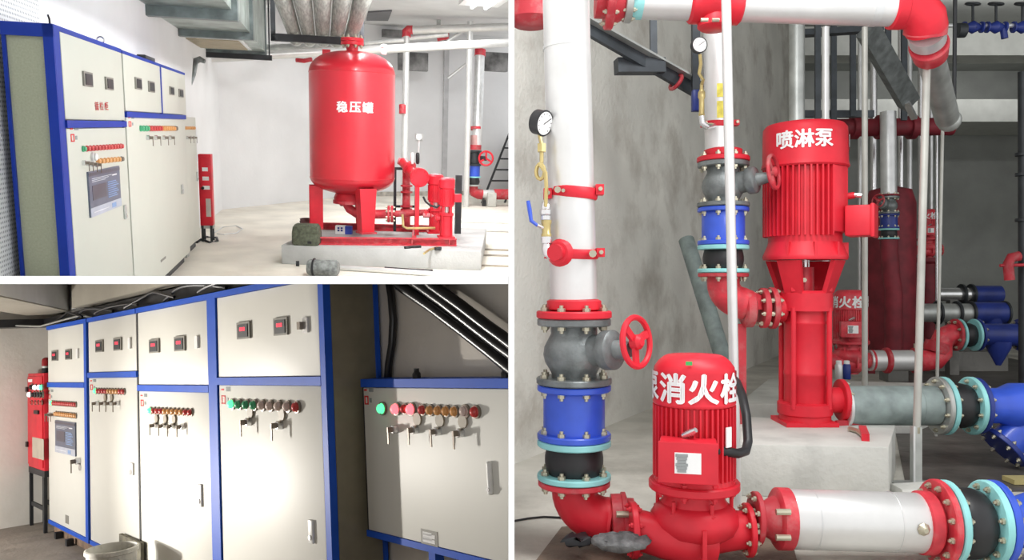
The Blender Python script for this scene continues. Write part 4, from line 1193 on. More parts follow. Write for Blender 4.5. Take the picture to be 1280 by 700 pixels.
th.part('stretcher', fb_.box(MB(), x0 + .06, x1 - .06, zz - .03, zz + .01, -.15, -.13), BLACKI)
bc = fb_.P(*fb_.px(49.5, 466.5), -.06); bc.z = zt_ + .001
kb = R.depth(bc) / F
th = Thing(R, 'warning_beacon', 'red dome warning beacon on top of the red control box', 'beacon', bc)
th.part('base', MB().lathe([(5.2 * kb, 0), (5.2 * kb, 5 * kb), (4.8 * kb, 6 * kb)], bc, UP, 20), BLACK)
th.part('band', MB().lathe([(5.3 * kb, 6 * kb), (5.3 * kb, 8.5 * kb)], bc, UP, 20), GALVD)
th.part('dome', MB().lathe([(5 * kb, 8.5 * kb), (5 * kb, 15 * kb), (4.2 * kb, 17.5 * kb), (2.4 * kb, 18.8 * kb), (1e-6, 19.2 * kb)], bc, UP, 20), mat('dark red beacon glass', (.3, .015, .02), .2, var=.1))
# bucket
c = R.onz(139.5, 685, .36)
c.z = 0
kb = R.depth(c + UP * .36) / F
th = Thing(R, 'bucket', 'worn whitish bucket with dark inside before the second cabinet', 'bucket', c + UP * .001)
th.part('wall', MB().lathe([(25 * kb, 0), (29 * kb, .33), (31 * kb, .335), (31 * kb, .36), (29 * kb, .365), (27.5 * kb, .33), (24 * kb, .02), (1e-6, .015)], c + UP * .001, UP, 36), mat('dirty white plastic', (.62, .61, .56), .6, var=.1, dirt=(.16, .15, .12), dscale=7, damt=.8), sharp=60)
th.part('residue', MB().lathe([(26.5 * kb, .21), (1e-6, .215)], c, UP, 30), mat('dried mortar residue', (.13, .12, .09), .9, var=.3, scale=20, bump=.5))
th.part('bail', MB().tube([c + V((30.5 * kb * math.cos(q), -30.5 * kb * math.sin(q), .31 - .1 * math.sin(q))) for q in [math.pi * i / 10 for i in range(11)]], .006, 6), GALVD)
bb = R.onz(176, 694, 0.12)
solo(R, 'timber_board', 'dark board leaning on the cabinet behind the bucket', 'board', MB().box(fc.P(X(156, 690) - .0, .001, .015), fc.P(X(183, 690), Z(170, 672), .04)), mat('dark mossy board', (.13, .12, .085), .8, var=.3, scale=12))
for u, v, lb in ((73, 673, 'dark wedge under the farthest cabinet, left one'), (87, 682, 'dark wedge under the farthest cabinet, right one')):
    q = R.onz(u, v, 0)
    solo(R, 'wedge', lb, 'wedge', MB().cbox(q + UP * .03, (.06, .06, .058)), BLACKI, 'wedges under the cabinet')
# ================================================================== RIGHT: pump hall
R = R3
P = R3.at
UP = V((0, 0, 1))
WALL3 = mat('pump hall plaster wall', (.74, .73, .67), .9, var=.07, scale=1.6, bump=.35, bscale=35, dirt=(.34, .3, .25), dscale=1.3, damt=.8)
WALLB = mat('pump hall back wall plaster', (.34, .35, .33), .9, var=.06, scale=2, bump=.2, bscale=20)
FLOOR3 = mat('pump hall screed floor', (.56, .54, .48), .75, var=.12, scale=2.2, bump=.3, bscale=25, dirt=(.2, .18, .15), dscale=1.3, damt=.6)
WETF = mat('damp and light falloff floor', (.09, .08, .07), .45, var=.25, scale=5, bump=.2, bscale=18)
w0 = R.onz(644, 580); wd = V((.564, 1, 0)); wn = V((-1, .564, 0)).normalized()
w0 = w0 - wd * .02
w1 = w0 + wd * 7.0
struct(R, 'floor_right', MB().box((WX1, D0, -.1), (10.6, 16.2, 0)), FLOOR3)
mb = MB(); q = [w0, w1, w1 + wn * .2, w0 + wn * .2]
mb.hexa([p for p in q] + [p + UP * 5.2 for p in q]); struct(R, 'wall_left', mb, WALL3)
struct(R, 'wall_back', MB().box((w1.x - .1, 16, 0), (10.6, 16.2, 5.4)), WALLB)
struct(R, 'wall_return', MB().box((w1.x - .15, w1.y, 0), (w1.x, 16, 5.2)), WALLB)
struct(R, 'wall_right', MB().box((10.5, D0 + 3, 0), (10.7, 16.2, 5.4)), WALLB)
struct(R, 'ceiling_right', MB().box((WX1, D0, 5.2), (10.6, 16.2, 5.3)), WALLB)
CEILB = mat('pale ceiling beam plaster', (.6, .61, .57), .9, var=.04)
struct(R, 'beam_1', MB().box((w1.x, 13.2, P(0, 69, 13.2).z), (10.5, 13.7, 5.2)), CEILB)
struct(R, 'trim_1', MB().box((w1.x, 14.6, P(0, 152, 14.6).z), (10.5, 16, P(0, 124, 14.6).z)), CEILB)
# dark damp floor strip right of the plinth, light falloff mixed into its colour
struct(R, 'floor_damp_falloff', MB().hexa([P(1120, 0, 1) * 0 + V(p) for p in ((1.9, 3.85, .001), (5.5, 3.85, .001), (7, 14, .001), (4.4, 9.5, .001), (1.9, 3.85, .006), (5.5, 3.85, .006), (7, 14, .006), (4.4, 9.5, .006))]), WETF)
# brown slab under the front pump
mb = MB(); q = [R.onz(702, 662, .0), R.onz(980, 640, 0), R.onz(1010, 760, 0), R.onz(600, 740, 0)]
q = [V((max(p.x, WX1 + .001), p.y, 0)) for p in q]
BROWN = mat('damp brown floor patch', (.17, .125, .09), .6, var=.2, scale=6, bump=.3)
mb.hexa([q[3], q[2], q[1], q[0]] + [p + UP * .012 for p in (q[3], q[2], q[1], q[0])]); struct(R, 'floor_patch', mb, BROWN)
# concrete plinth of the tall pump
mb = MB()
zt = .245
ft = [R.onz(868, 554, zt), R.onz(1111, 559, zt), R.onz(1122, 527, zt), R.onz(905, 478, zt)]
bl = ft[2] + V((.16, .9, 0)); ft[2] = R.onz(1119.5, 531, zt)
ft[3] = R.onz(925, 520, zt)
mb.hexa([V((p.x, p.y, 0)) for p in ft] + ft)
solo(R, 'concrete_plinth', 'raw concrete plinth carrying the tall spray pump', 'plinth', mb, CONC, bevel=.006)
mb = MB()
q = [R.onz(922, 505, .2), R.onz(1140, 505, .2), R.onz(1215, 480, .2), R.onz(960, 474, .2)]
mb.hexa([V((p.x, p.y, 0)) for p in q] + q)
solo(R, 'concrete_plinth', 'low concrete plinth behind the tall pump, under the small fire pump', 'plinth', mb, CONC, bevel=.006)

# ---- big riser with clamps
def vpipe(name, label, u0, v0, u1, v1, d, rpx, m, cat='pipe', group=None, n=28, d1=None):
    a, b = P(u0, v0, d), P(u1, v1, d1 or d)
    return solo(R, name, label, cat, MB().cyl(b, a, rpx * d / F, n=n), m, group)
d = 3.0
k = d / F
th = Thing(R, 'riser_pipe', 'thick pale galvanised riser pipe nearest the camera at the far left', 'pipe', P(717, 374, d))
th.part('pipe', MB().cyl(P(717, 374, d), P(706, -60, d), 29.2 * k, n=40), PIPEW)
th.part('groove', MB().cyl(P(708.4, 62, d), P(708.3, 58, d), 29.8 * k, n=40), PIPEW)
def clamp(th, u, v, hpx, rpx, tilt, d=3.0, m=RED, nm='pipe_clamp'):
    c = P(u, v, d); k = d / F
    ax = V((-tilt, -.05, 1)).normalized()
    g = th.part(nm, MB().lathe([(rpx * k, -hpx * k / 2), (rpx * k + .004, -hpx * k / 2 + .006), (rpx * k + .004, hpx * k / 2 - .006), (rpx * k, hpx * k / 2)], c, ax, 36), m)
    for s in (-1, 1):
        e = c + V((s * (rpx * k + .006), -.03, -s * tilt * rpx * k))
        th.part('clamp_lug', MB().cbox(e, (.03, .05, hpx * k * .9)), m, g)
        th.part('clamp_bolt', MB().cyl(e + V((0, -.045, 0)), e + V((0, .03, 0)), .008, n=8), BOLT, g)
    return g
clamp(th, 716, 241, 14, 30, -.08)
clamp(th, 717, 317, 12, 30, -.03)
th.part('clamp_stud', MB().cyl(P(697, 237, 2.91), P(697, 237, 2.87), .012, n=8).cyl(P(704, 238, 2.91), P(704, 238, 2.87), .007, n=8), BOLT, stuff=True)
th.part('side_outlet', MB().lathe([(.05, -.012), (.052, .0), (.04, .02), (.03, .022), (.03, .05)], P(700, 316, 2.93), (-.45, -.89, 0), 20), RED)
th.part('outlet_stud', MB().cyl(P(741, 317, 2.91), P(741, 317, 2.87), .014, n=8), BOLT)
# pressure gauge with siphon and ball valve on the big riser
def gauge(u, v, r, d, face, label, group=None):
    th = Thing(R, 'pressure_gauge', label, 'gauge', P(u, v, d), group)
    c = P(u, v, d); k = r * d / F
    x, y, a = frame_of(face)
    c0 = c - a * k * .45
    th.part('case', MB().lathe([(k * .85, 0), (k, k * .1), (k, k * .8), (k * 1.06, k * .85), (k * 1.06, k * .95), (k * .9, k * .97)], c0, a, 28), BLACK)
    th.part('dial', MB().lathe([(k * .92, 0), (k * .92, k * .02)], c0 + a * k * .96, a, 28), WHITE)
    dn = MB(); n0 = c0 + a * k * .99
    dn.bar(n0 - x * k * .15 - y * k * .1, n0 + x * k * .6 + y * k * .45, k * .07, k * .03, a)
    th.part('needle', dn, BLACK)
    tk = MB()
    for i in range(11):
        q = math.radians(-45 + 27 * i)
        e = x * math.cos(q) + y * math.sin(q)
        tk.bar(n0 + e * k * .7, n0 + e * k * .82, k * .05, k * .02, a)
    th.part('dial_mark', tk, BLACK, stuff=True)
    return th
g = gauge(675, 153, 15.5, 2.93, (.75, -.62, -.28), 'black rimmed pressure gauge tilted sideways beside the big riser')
d = 2.93
th = Thing(R, 'gauge_siphon', 'thin brass pigtail siphon below the tilted gauge', 'pipe', P(681, 258, d))
pts = [P(674, 166, d), P(677, 180, d), P(677, 203, d)]
lp = [P(677 - 6 * math.sin(q) - 1.5 * q / 3, 214 - 10 * math.cos(q), d - .004 * q) for q in [i * math.pi / 6 for i in range(1, 13)]]
pts += lp + [P(682, 216, d - .03), P(683, 236, d - .03), P(682, 258, d - .02)]
th.part('tube', MB().tube(pts, .0075, 8), BRASS)
th.part('nut', MB().lathe([(.017, 0), (.017, .03)], P(677, 190, d), (0, 0, 1), 6), BRASS)
th = Thing(R, 'ball_valve', 'brass ball valve with a blue lever below the siphon', 'valve', P(682, 312, d))
th.part('union', MB().lathe([(.016, 0), (.022, .006), (.022, .022), (.018, .026), (.018, .036), (.012, .05)], P(682, 270, d), UP, 8), CHROME)
th.part('body', MB().lathe([(.016, 0), (.019, .006), (.019, .016), (.016, .02), (.016, .05), (.019, .056), (.019, .066), (.014, .07)], P(683, 298, d), UP, 12), BRASS)
th.part('collar', MB().cyl(P(683, 304, d), P(683, 296, d), .02, n=14), CHROME)
th.part('collar', MB().cyl(P(682, 275, d), P(682, 270, d), .02, n=14), CHROME)
th.part('elbow', MB().tube([P(683, 303, d), P(683, 310, d), P(685, 316, d), P(690, 319, d), P(698, 318, d)], [.013, .018, .02, .019, .017], 12), CHROME)
th.part('stem', MB().cyl(P(682, 286, d), P(671, 281, d - .02), .007, n=10), CHROME)
th.part('lever', MB().tube([P(672, 282, d - .02), P(664, 276, d - .02), P(662, 262, d - .02), P(660, 251, d - .02)], [.006, .007, .008, .007], 8), BLUEV)

# ---- valve columns. Real sizes; 3 mm to the pixel of the nearest column
def column(u0, vtop, d, s, who, wheel_m, groups, blue=BLUEV, redm=RED, wdir=(.75, -.66, .1)):
    """flanged set below (u0, vtop) at depth d; s scales the real parts"""
    top = P(u0, vtop, d)
    k = .003 * s
    def c(px): return top - UP * (px - 388) * k
    n0 = 36 if d < 6 else 24
    # flange adapter
    th = Thing(R, 'flange_adapter', 'red grooved flange adapter ' + who, 'pipe fitting', c(398), groups[0])
    th.part('collar', MB().lathe([(30 * k, 0), (34 * k, 2 * k), (34 * k, 12 * k), (30 * k, 14 * k)], c(388), UP, n0), redm)
    flange(th, c(393), UP, 47 * k, 9 * k, redm, 8, 4.8 * k, bolts=1)
    # gate valve
    th = Thing(R, 'gate_valve', 'grey cast iron gate valve ' + who, 'valve', c(480), groups[1])
    th.part('body', MB().lathe([(28 * k, 0), (28 * k, 6 * k), (31 * k, 12 * k), (36 * k, 20 * k), (38.5 * k, 30 * k), (37 * k, 40 * k), (32 * k, 50 * k), (29 * k, 56 * k), (29 * k, 72 * k)], c(473), UP, n0), CASTG)
    flange(th, c(402.5), UP, 46 * k, 9 * k, CASTG, 8, 4.9 * k, bolts=2)
    flange(th, c(475.5), UP, 47 * k, 8 * k, CASTG, 8, 4.9 * k, bolts=1)
    D = V(wdir).normalized(); o = c(440)
    bn = th.part('bonnet', MB().lathe([(20 * k, 25 * k), (19 * k, 45 * k), (23 * k, 46 * k), (24 * k, 48 * k), (24 * k, 53 * k), (24 * k, 54 * k), (24 * k, 60 * k), (22 * k, 62 * k), (12 * k, 64 * k), (9 * k, 84 * k)], o, D, n0), CASTG)
    w = o + D * 92 * k + UP * 8 * k
    hw = MB().ring(w, D, 29 * k, 3.6 * k, 28, 8)
    x, y, _ = frame_of(D)
    for i in range(3):
        q = math.radians(20 + 120 * i)
        e = x * math.cos(q) + y * math.sin(q)
        hw.bar(w - D * 2 * k, w + e * 28 * k, 9 * k, 4 * k, D)
    hw.lathe([(9 * k, -5 * k), (9 * k, 4 * k), (5 * k, 8 * k)], w, D, 14)
    th.part('handwheel', hw, wheel_m)
    # check valve
    th = Thing(R, 'check_valve', 'blue flanged check valve ' + who, 'valve', c(548), groups[2])
    th.part('body', MB().lathe([(38 * k, 0), (38.5 * k, 4 * k), (38.5 * k, 58 * k), (35 * k, 66 * k)], c(547), UP, n0), blue)
    flange(th, c(484.5), UP, 46 * k, 8 * k, blue, 8, 4.9 * k, bolts=2)
    flange(th, c(544.5), UP, 46 * k, 8 * k, blue, 8, 4.9 * k, bolts=1)
    # rubber joint
    th = Thing(R, 'rubber_joint', 'black rubber expansion joint with cyan flanges ' + who, 'pipe fitting', c(599), groups[3])
    th.part('bellows', MB().lathe([(31 * k, 0), (34 * k, 6 * k), (36.5 * k, 16 * k), (36.5 * k, 24 * k), (35 * k, 32 * k), (33 * k, 39 * k)], c(594), UP, n0), RUBB)
    flange(th, c(553), UP, 46 * k, 8 * k, CYAN, bolts=0)
    flange(th, c(595), UP, 46 * k, 7 * k, CYAN, 8, 4.8 * k, bolts=1)
    return c, k
GR = ('flange adapters on the risers', 'gate valves on the risers', 'check valves on the risers', 'rubber joints on the risers')
c, k = column(717.5, 388, 3.0, 1.0, 'on the big riser nearest the camera', RED, GR)
th = Thing(R, 'pipe_elbow', 'red elbow bending from the big riser to the front pump', 'pipe fitting', c(660))
flange(th, c(603), UP, 45 * k, 7 * k, REDW, 8, 4.9 * k, bolts=2)
e0 = c(606); e1 = c(612)
bend = e1 + V((44 * k, 0, 0))
pts = [e0] + arc(bend, V((-44 * k, 0, 0)), V((0, 0, -38 * k)), 10) + [bend + V((8 * k, -.01, -39 * k))]
th.part('bend', MB().tube(pts, [29 * k] + [28 * k] * (len(pts) - 1), 28), RED)
cc = bend + V((10 * k, -.01, -37 * k))
ax = V((1, -.05, .04))
th.part('coupling', MB().lathe([(27 * k, -8 * k), (32 * k, -7 * k), (32 * k, 5 * k), (34 * k, 6 * k), (34 * k, 11 * k), (27 * k, 13 * k)], cc, ax, 30), REDW)
for s in (-1, 1):
    th.part('coupling_bolt', MB().cyl(cc + V((-6 * k, -34 * k, s * 17 * k)), cc + V((14 * k, -34 * k, s * 17 * k)), 4 * k, n=8), BOLT)
th.part('spigot', MB().cyl(cc, cc + V((20 * k, -.005, 0)), 27 * k, n=28), REDW)

# ---- inline fire pumps
def inline_pump(b, s, label, texts, tsize, tphi, m=RED, mp=True, mark=True, bx=True, grp='inline fire pumps'):
    """b: middle of the foot; s: metres to the pixel of the front pump (868 px axis, foot at 690)"""
    k = .00285 * s
    th = Thing(R, 'inline_pump', label, 'pump', b, grp)
    def z(v): return b + UP * ((690 - v) * .943 + 19.4) * k
    n = 40
    th.part('motor_cap', MB().lathe([(50 * k, 0), (51 * k, 2 * k), (51 * k, 4 * k), (49.5 * k, 6 * k), (50 * k, 40 * k), (49 * k, 46 * k), (44 * k, 53 * k), (38 * k, 58 * k), (34 * k, 60 * k), (1e-6, 61 * k)], z(499), UP, n), m)
    if mark:
        th.part('cap_boss', MB().lathe([(24 * k, 0), (22 * k, 2 * k), (1e-6, 2.5 * k)], z(438.5), UP, 24), m)
    th.part('motor_body', MB().lathe([(46 * k, 0), (46 * k, 97 * k)], z(597), UP, n), m)
    fins = MB()
    nf = 44
    for i in range(nf):
        q = 2 * math.pi * (i + .5) / nf
        e = V((math.sin(q), -math.cos(q), 0))
        zz = z(594 if not (-.9 < (q if q < math.pi else q - 2 * math.pi) < .4) or not bx else 550)
        h = (z(500) - zz).z
        fins.cbox(V((b.x, b.y, zz.z + h / 2)) + e * 47.5 * k, (7 * k, 2.2 * k, h), (e, V((math.cos(q), math.sin(q), 0)), UP))
    th.part('cooling_fins', fins, m, stuff=True)
    for i, (t, q) in enumerate(zip(texts, tphi)):
        th.part('character', text_mb(t, tsize * k, wrap(b.x, b.y, 50 * k, z(474).z, q), .035, 3 * k), PRINTW)
    if bx:
        e = V((-.22, -.975, 0)); xx = V((.975, -.22, 0))
        cb = z(560) + e * 58 * k - xx * 7 * k
        tb = th.part('terminal_box', MB().cbox(cb, (66 * k, 40 * k, 46 * k), (xx, -e, UP)), m, bevel=3 * k)
        th.part('box_lid', MB().cbox(cb + e * 21 * k, (68 * k, 5 * k, 48 * k), (xx, -e, UP)), m, tb, bevel=1.2 * k)
        if mp:
            th.part('nameplate', MB().cbox(cb + e * 24 * k - UP * 0 * k, (30 * k, 1 * k, 24 * k), (xx, -e, UP)), WHITE, tb)
            sm = MB()
            for i in range(6):
                sm.cbox(cb + e * 25 * k + xx * -7 * k + UP * (9 - 3.6 * i) * k, ((14 - (i % 3) * 2) * k, .6 * k, 3.2 * k), (xx, -e, UP))
            th.part('nameplate_print', sm, PRINTG, tb, stuff=True)
            th.part('eye_bolt', MB().tube([z(533) + e * 49 * k - xx * 12 * k, z(527) + e * 56 * k - xx * 3 * k, z(523) + e * 60 * k + xx * 2 * k], [4 * k, 4.5 * k, 3 * k], 10), CHROME)
            th.part('rating_plate', MB().cbox(z(536) + V((.62, -.785, 0)) * 52 * k, (10 * k, 1.5 * k, 24 * k), (V((.785, .62, 0)), V((-.62, .785, 0)), UP)), WHITE)
    fl = flange(th, z(606), UP, 56 * k, 11 * k, m, 8, 4.5 * k, bolts=3, bm=m)
    th.part('motor_foot', MB().lathe([(50 * k, 0), (47 * k, 8 * k), (46 * k, 14 * k)], z(601), UP, n), m)
    th.part('lantern', MB().lathe([(42 * k, 0), (38 * k, 8 * k), (38 * k, 22 * k)], z(632), UP, n), m)
    for i in range(6):
        q = math.radians(15 + 60 * i)
        e = V((math.sin(q), -math.cos(q), 0))
        th.part('casing_bolt', MB().lathe([(5 * k, 0), (5 * k, 4 * k), (2.5 * k, 4 * k), (2.5 * k, 18 * k)], z(640) + e * 45 * k, UP, 6), m)
    th.part('volute', MB().lathe([(20 * k, 0), (36 * k, 4 * k), (50 * k, 14 * k), (55 * k, 26 * k), (54 * k, 34 * k), (48 * k, 44 * k), (40 * k, 50 * k)], z(682), UP, n), m)
    a = b + UP * 41 * k
    th.part('suction_arm', MB().tube([a + V((-74 * k, 0, 0)), a + V((-58 * k, -4 * k, -2 * k)), a + V((-38 * k, -14 * k, -6 * k)), a + V((-14 * k, -20 * k, -9 * k)), a + V((16 * k, -14 * k, -10 * k))], [26 * k, 25 * k, 25 * k, 27 * k, 28 * k], 24), m)
    flange(th, a + V((-76 * k, 0, 0)), (1, 0, 0), 35 * k, 8 * k, m, 8, 3.4 * k, bolts=3, bm=m)
    th.part('discharge_arm', MB().tube([a + V((20 * k, 0, -2 * k)), a + V((44 * k, -2 * k, 0)), a + V((64 * k, 0, 0))], [28 * k, 25 * k, 23 * k], 24), m)
    flange(th, a + V((67 * k, 0, 0)), (1, 0, 0), 33 * k, 7 * k, m, 8, 3.4 * k, bolts=3)
    th.part('foot', MB().lathe([(24 * k, 0), (24 * k, 30 * k)], b + UP * .001, UP, 24), m)
    th.part('rib', MB().cbox(z(668) + V((0, -52 * k, 0)), (5 * k, 10 * k, 34 * k)), m)
    return th, k, z, a
d = 2.85
b = P(867.5, 690, d); b.z = .013
th, k, z, a1 = inline_pump(b, 1.0, 'bright red inline fire pump in front with big white characters round its cap', '泵消火栓泵消火栓', 38, [(-1.56 + .786 * i) for i in range(8)])
th.part('cap_badge', MB().cbox(P(851, 449.5, d) + V((0, -.131, .0)), (.022, .004, .013)), mat('green badge', (.05, .4, .1), .5))
mb = MB().tube([P(891, 563, 2.75), P(905, 564, 2.74), P(922, 567, 2.76), P(932, 564, 2.8), P(935, 552, 2.84), P(933, 520, 2.9), P(928, 495, 3.0), P(921, 478, 3.12), P(917, 474, 3.3)], .0165, 12)
solo(R, 'cable_conduit', 'black corrugated conduit curling from the front pump terminal box', 'conduit', mb, RUBB)
# discharge line of the front pump
dl = d
def hx(u, v=651, dd=None): return P(u, v, dd or dl)
X1 = V((1, 0, .0))
ax = (hx(1150, 653) - hx(985, 648)).normalized()
k = dl / F
th = Thing(R, 'pipe_reducer', 'red reducer with wide coupling right of the front pump', 'pipe fitting', hx(960))
flange(th, hx(945, 648), ax, 33 * k, 7 * k, REDD, 8, 3.4 * k, bolts=2)
th.part('cone', MB().lathe([(22 * k, 0), (22 * k, 8 * k), (30 * k, 22 * k)], hx(948, 648), ax, 28), REDD)
th.part('coupling', MB().lathe([(34 * k, 0), (38 * k, 3 * k), (38 * k, 18 * k), (34 * k, 21 * k)], hx(968, 648), ax, 32), REDW)
for v in (640, 672):
    th.part('coupling_bolt', MB().cyl(hx(970, v, dl - .105), hx(988, v, dl - .105), .011, n=8), BOLT)
th = Thing(R, 'discharge_pipe', 'short wide bright galvanised pipe along the bottom of the pump hall', 'pipe', hx(1065, 650))
th.part('pipe', MB().lathe([(36 * k, 0), (36.5 * k, 1 * k), (36.5 * k, 164 * k), (36 * k, 165 * k)], hx(986, 648.5), ax, 40), PIPEW)
th.part('groove', MB().lathe([(37 * k, 0), (37 * k, 1 * k)], hx(1014, 649.5), ax, 40, False), GALV)
th.part('seam', MB().ring(hx(1113, 652), ax, 36.7 * k, .5 * k, 40, 6), GALV)
th = Thing(R, 'flange_adapter', 'red grooved flange adapter between bright pipe and cyan flange at bottom', 'pipe fitting', hx(1165), GR[0])
th.part('collar', MB().lathe([(36 * k, 0), (39 * k, 2 * k), (39 * k, 15 * k), (36 * k, 18 * k)], hx(1147, 653), ax, 36), REDW)
th.part('collar_bolt', MB().lathe([(8 * k, 0), (6 * k, 3 * k), (3 * k, 6 * k)], hx(1155, 662, dl - .105), (0, -1, 0), 8), BOLT)
flange(th, hx(1172.5, 653), ax, 53 * k, 8 * k, REDW, 12, 4 * k, bolts=2)
th = Thing(R, 'rubber_joint', 'black rubber ball joint between cyan flanges at the bottom right', 'pipe fitting', hx(1208), GR[3])
flange(th, hx(1183, 653), ax, 52 * k, 9 * k, CYAN, 12, 4 * k, bolts=1)
th.part('bellows', MB().lathe([(36 * k, 0), (40 * k, 4 * k), (43 * k, 12 * k), (43.5 * k, 20 * k), (43 * k, 28 * k), (40 * k, 37 * k), (36 * k, 41 * k)], hx(1187, 653), ax, 36), RUBB)
flange(th, hx(1234, 653), ax, 52 * k, 9 * k, CYAN, 12, 4 * k, bolts=2)
th = Thing(R, 'strainer', 'blue flanged strainer cut by the frame at the bottom right corner', 'strainer', hx(1270))
flange(th, hx(1244, 653), ax, 52 * k, 9 * k, BLUEV, 12, 4.9 * k, bolts=1)
th.part('body', MB().lathe([(34 * k, 0), (31 * k, 8 * k), (31 * k, 26 * k), (36 * k, 40 * k), (38 * k, 90 * k)], hx(1248, 651), ax, 36), BLUEV)
th.part('basket_leg', MB().cyl(hx(1310, 655), hx(1365, 735), 26 * k), BLUEV)

# ---- second riser and its set
d2 = 4.3
th = Thing(R, 'riser_pipe', 'second pale riser pipe with yellow labels behind the thin white pole', 'pipe', P(900, 196, d2))
th.part('pipe', MB().cyl(P(899, 197, d2), P(896, -40, d2), 17.5 * d2 / F, n=32), PIPEW)
for v0, v1 in ((104, 121), (126, 147)):
    lb = MB(); cc = P(898, 0, d2)
    rr = 17.9 * d2 / F
    n = 8
    for i in range(n):
        q0, q1 = -.35 + 1.2 * i / n, -.35 + 1.2 * (i + 1) / n
        pa = [V((cc.x + rr * math.sin(q), d2 - rr * math.cos(q), P(0, v, d2 - rr).z)) for v in (v1, v0) for q in (q0, q1)]
        lb.add([pa[0], pa[1], pa[3], pa[2]], [(0, 1, 2, 3)])
    th.part('paper_label', lb, mat('yellow label paper', (.85, .72, .12), .6, var=.15, scale=30), label='yellow paper label')
cl = clamp(th, 898, 156, 7, 18, -.04, d2)
col2, k2 = column(904, 196, d2, .985, 'on the second riser beside the tall pump', REDD, GR, wdir=(.8, -.58, .1))
g = gauge(873, 57, 9.5, 4.15, (.12, -.98, -.05), 'round white pressure gauge on a brass siphon beside the second riser')
dd = 4.15
th = Thing(R, 'gauge_siphon', 'brass siphon and valve under the round white gauge', 'pipe', P(877, 160, dd))
th.part('tube', MB().tube([P(875, 68, dd), P(876, 80, dd), P(874, 92, dd), P(879, 100, dd - .02), P(877, 106, dd), P(877, 118, dd)], .009, 8), BRASS)
th.part('valve_body', MB().lathe([(.011, 0), (.017, .01), (.014, .02), (.014, .09), (.019, .1), (.019, .125), (.012, .14)], P(877, 146, dd), UP, 12), BRASS)
th.part('elbow', MB().tube([P(877, 145, dd), P(878, 154, dd), P(883, 158, dd), P(893, 157, dd + .1)], .017, 10), CHROME)
# elbow from the second riser to the tall pump
th = Thing(R, 'pipe_elbow', 'dusty red elbow bending from the second riser to the tall pump', 'pipe fitting', P(900, 405, d2))
k = k2
flange(th, col2(603), UP, 45 * k, 7 * k, REDD, 8, 4.9 * k, bolts=2)
e0 = col2(606); bend = col2(618) + V((.13, 0, 0))
th.part('bend', MB().tube([e0] + arc(bend, V((-.13, 0, 0)), V((0, 0, -.11)), 10) + [P(934, 386, d2)], .086, 24), REDW)
th.part('coupling', MB().lathe([(.085, 0), (.1, .01), (.1, .05), (.085, .06)], P(928, 386, d2), (1, 0, 0), 28), REDD)
flange(th, P(954, 385, d2), (1, 0, 0), .108, .03, REDD, 8, .012)
# support under that elbow
solo(R, 'pipe_support', 'dark red angle post propping the elbow of the second riser', 'support', MB().box(P(921, 405, 4.3), P(931, 0, 4.33) + V((0, 0, -P(931, 0, 4.33).z))), REDD)

# ---- thin poles
POLE = mat('dull zinc pole', (.46, .46, .42), .45, metal=.25, var=.08)
def pole(label, u0, v0, u1, v1, d, rpx, m=PIPEW, grp='thin support poles'):
    return vpipe('support_pole', label, u0, v0, u1, v1, d, rpx, m, 'pole', grp, 16)
a = P(907.5, -30, 3.55); bz = P(915, 474, 3.3)
solo(R, 'support_pole', 'slim white pole standing behind the front pump, in front of the second riser', 'pole', MB().cyl(V((P(921, 0, 3.55).x, 3.55, .0)), P(907, -30, 3.55), .0215, n=18), PIPEW, 'thin support poles')
def floorpole(label, u, d, rpx, v0, m, lean=0):
    a = P(u, v0, d); f0 = V((a.x + lean, a.y, 0))
    return solo(R, 'support_pole', label, 'pole', MB().cyl(f0, a, rpx * d / F, n=14), m, 'thin support poles')
floorpole('slim bright pole rising behind the tall spray pump', 1032, 5.4, 4.5, 34, PIPEW)
floorpole('slim pole just right of the tall pump terminal box', 1081, 4.9, 3.6, 34, POLE)
floorpole('hair thin pole right of the white bracket pole', 1178.5, 5.2, 2.0, 150, POLE, -.045)
# bracket pole
d4 = 3.95
th = Thing(R, 'bracket_pole', 'pale pole on a channel bracket and base plate beside the plinth', 'pole', V((P(1145, 0, d4).x, d4, 0)))
th.part('pole', MB().cyl(P(1146, 536, d4), P(1158.5, 80, d4), 4.6 * d4 / F, n=18), POLE)
mb = MB(); bx_ = P(1145, 533, d4)
th.part('channel', MB().box((bx_.x - .02, d4 - .02, .01), (bx_.x + .02, d4 + .02, bx_.z)), GALVD)
th.part('channel_lip', MB().box((bx_.x - .025, d4 - .027, .01), (bx_.x - .016, d4 - .02, bx_.z + .005)), GALV)
th.part('base_plate', MB().box((bx_.x - .1, d4 - .08, .001), (bx_.x + .1, d4 + .08, .012)), GALVD)
th.part('pole_nut', MB().lathe([(.024, 0), (.024, .03)], P(1146, 541, d4), UP, 6), BOLT)
solo(R, 'concrete_block', 'small rough concrete pad right of the plinth under the bracket pole', 'block', MB().hexa([V(p) for p in ((P(1118, 0, 3.8).x, 3.72, .001), (P(1170, 0, 3.8).x, 3.72, .001), (P(1165, 0, 3.8).x, 3.86, .001), (P(1118, 0, 3.8).x, 3.86, .001), (P(1120, 0, 3.8).x, 3.74, .04), (P(1166, 0, 3.8).x, 3.73, .045), (P(1162, 0, 3.8).x, 3.85, .05), (P(1120, 0, 3.8).x, 3.85, .04))]), CONC)

